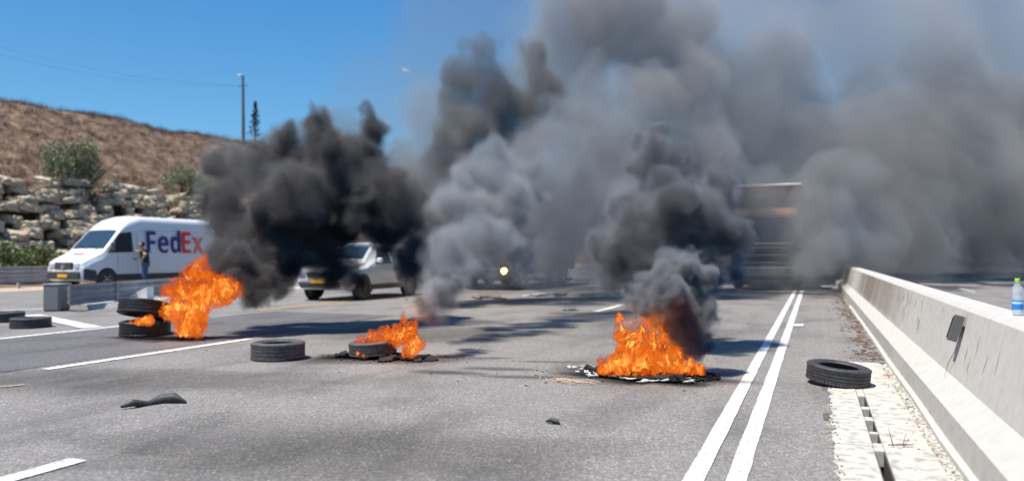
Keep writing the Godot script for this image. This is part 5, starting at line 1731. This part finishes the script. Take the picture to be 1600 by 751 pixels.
	single("twig", twig.mesh(), m_bark, "dry twig lying across a joint of the drain slabs", "twig")
	var leaf := bx(self, "dead_leaf", Vector3(0.708, 0, -8.826) + Vector3(0, 0.012, 0), Vector3(0.07, 0.008, 0.025), mat(Color(0.4, 0.14, 0.05), 0.8), 0.003, Basis(Vector3.UP, -0.4))
	tag(leaf, "reddish dead leaf on the drain slab beside the tyre", "leaf")

	# ---- fire and smoke
	for t in tasks: WorkerThreadPool.wait_for_task_completion(t)
	var c0 := Color(0.16, 0.02, 0.004)
	var c1 := Color(0.6, 0.07, 0.008)
	var c2 := Color(0.88, 0.125, 0.009)
	var c3 := Color(1.0, 0.215, 0.016)
	var c4 := Color(1.0, 0.5, 0.09)
	var fm := func(sd: int, sc: float) -> Array:
		return [flame_mat(sd, [[0.34, c0], [0.5, c1], [0.62, c2], [0.75, c3]], 0.0, 0.4, 0.5, sc), flame_mat(sd + 1, [[0.32, c0], [0.44, c1], [0.53, c2], [0.66, c3]], 0.05, 0.72, 0.54, sc * 1.2), flame_mat(sd + 2, [[0.3, c1], [0.4, c2], [0.48, c3], [0.62, c4]], 0.15, 0.95, 1.0, sc * 1.3)]
	fire(flame1, "largest orange fire over the stacked tyre pair at left", Vector3(-8.957, 0, -8.496), fm.call(81, 0.9), 0.5)
	fire(flame2, "small orange fire around the grey tyre in the middle", Vector3(-4.816, 0, -7.956), fm.call(84, 1.4), 0.3)
	fire(flame3, "bright orange fire on the charred ring nearest the double lines", Vector3(-1.61, 0, -7.822), fm.call(87, 1.5), 0.4)
	smoke(s_left, "black billowing smoke drifting right from the left fire", [0.5, 1.0, 2.2, 4.5], Color(0.3, 0.295, 0.295), Color(0.13, 0.13, 0.135))
	smoke(s_soft, "thin grey smoke around the black cloud of the left fire", [0.5], Color(0.34, 0.34, 0.345), Color(0.26, 0.26, 0.265))
	smoke(s_puff, "small black puff of smoke blown off the left fire", [0.9, 2.5, 6.0], Color(0.26, 0.24, 0.23), Color(0.12, 0.11, 0.105))
	smoke(s_mid, "blue grey smoke rising from the middle fire", [0.22, 0.4, 0.9, 1.8], Color(0.675, 0.731, 0.781), Color(0.525, 0.569, 0.613))
	smoke(s_stem, "narrow dark twist of smoke right over the middle fire", [0.9, 2.2, 5.0], Color(0.42, 0.43, 0.44), Color(0.18, 0.18, 0.18))
	smoke(s_behind, "soft grey smoke filling the gap between the middle and right fires", [0.18, 0.45], Color(0.575, 0.613, 0.656), Color(0.45, 0.475, 0.512))
	smoke(s_near, "tight grey puffs of smoke right above the right fire", [1.0, 2.5, 5.0, 10.0], Color(0.56, 0.59, 0.63), Color(0.33, 0.345, 0.37))
	smoke(s_dark, "dark smoke cloud behind the right fire's grey puffs", [0.4, 0.7, 1.5, 3.0], Color(0.52, 0.55, 0.59), Color(0.13, 0.13, 0.14))
	smoke(s_column, "tall brownish smoke column rising into the sky behind the road", [0.14, 0.4, 1.1], Color(0.38, 0.37, 0.365), Color(0.24, 0.23, 0.225))
	smoke(s_bank, "wide grey smoke bank veiling the truck and the far road", [0.14, 0.24], Color(0.559, 0.578, 0.597), Color(0.419, 0.432, 0.444))
	smoke(s_sky, "high thin smoke spreading across the sky to the upper right", [0.035, 0.06], Color(0.691, 0.73, 0.768), Color(0.64, 0.678, 0.717))
	smoke(s_veil, "brownish grey smoke hanging between the fires and the stopped vehicles", [0.2, 0.4], Color(0.572, 0.592, 0.611), Color(0.468, 0.474, 0.481))
	smoke(s_haze, "faint bluish smoke haze thinning the sky beside the tall column", [0.04], Color(0.45, 0.45, 0.46), Color(0.45, 0.45, 0.46))
	smoke(s_low, "thin low smoke drifting over the road before the truck", [0.07, 0.14], Color(0.4, 0.4, 0.4), Color(0.34, 0.34, 0.34))
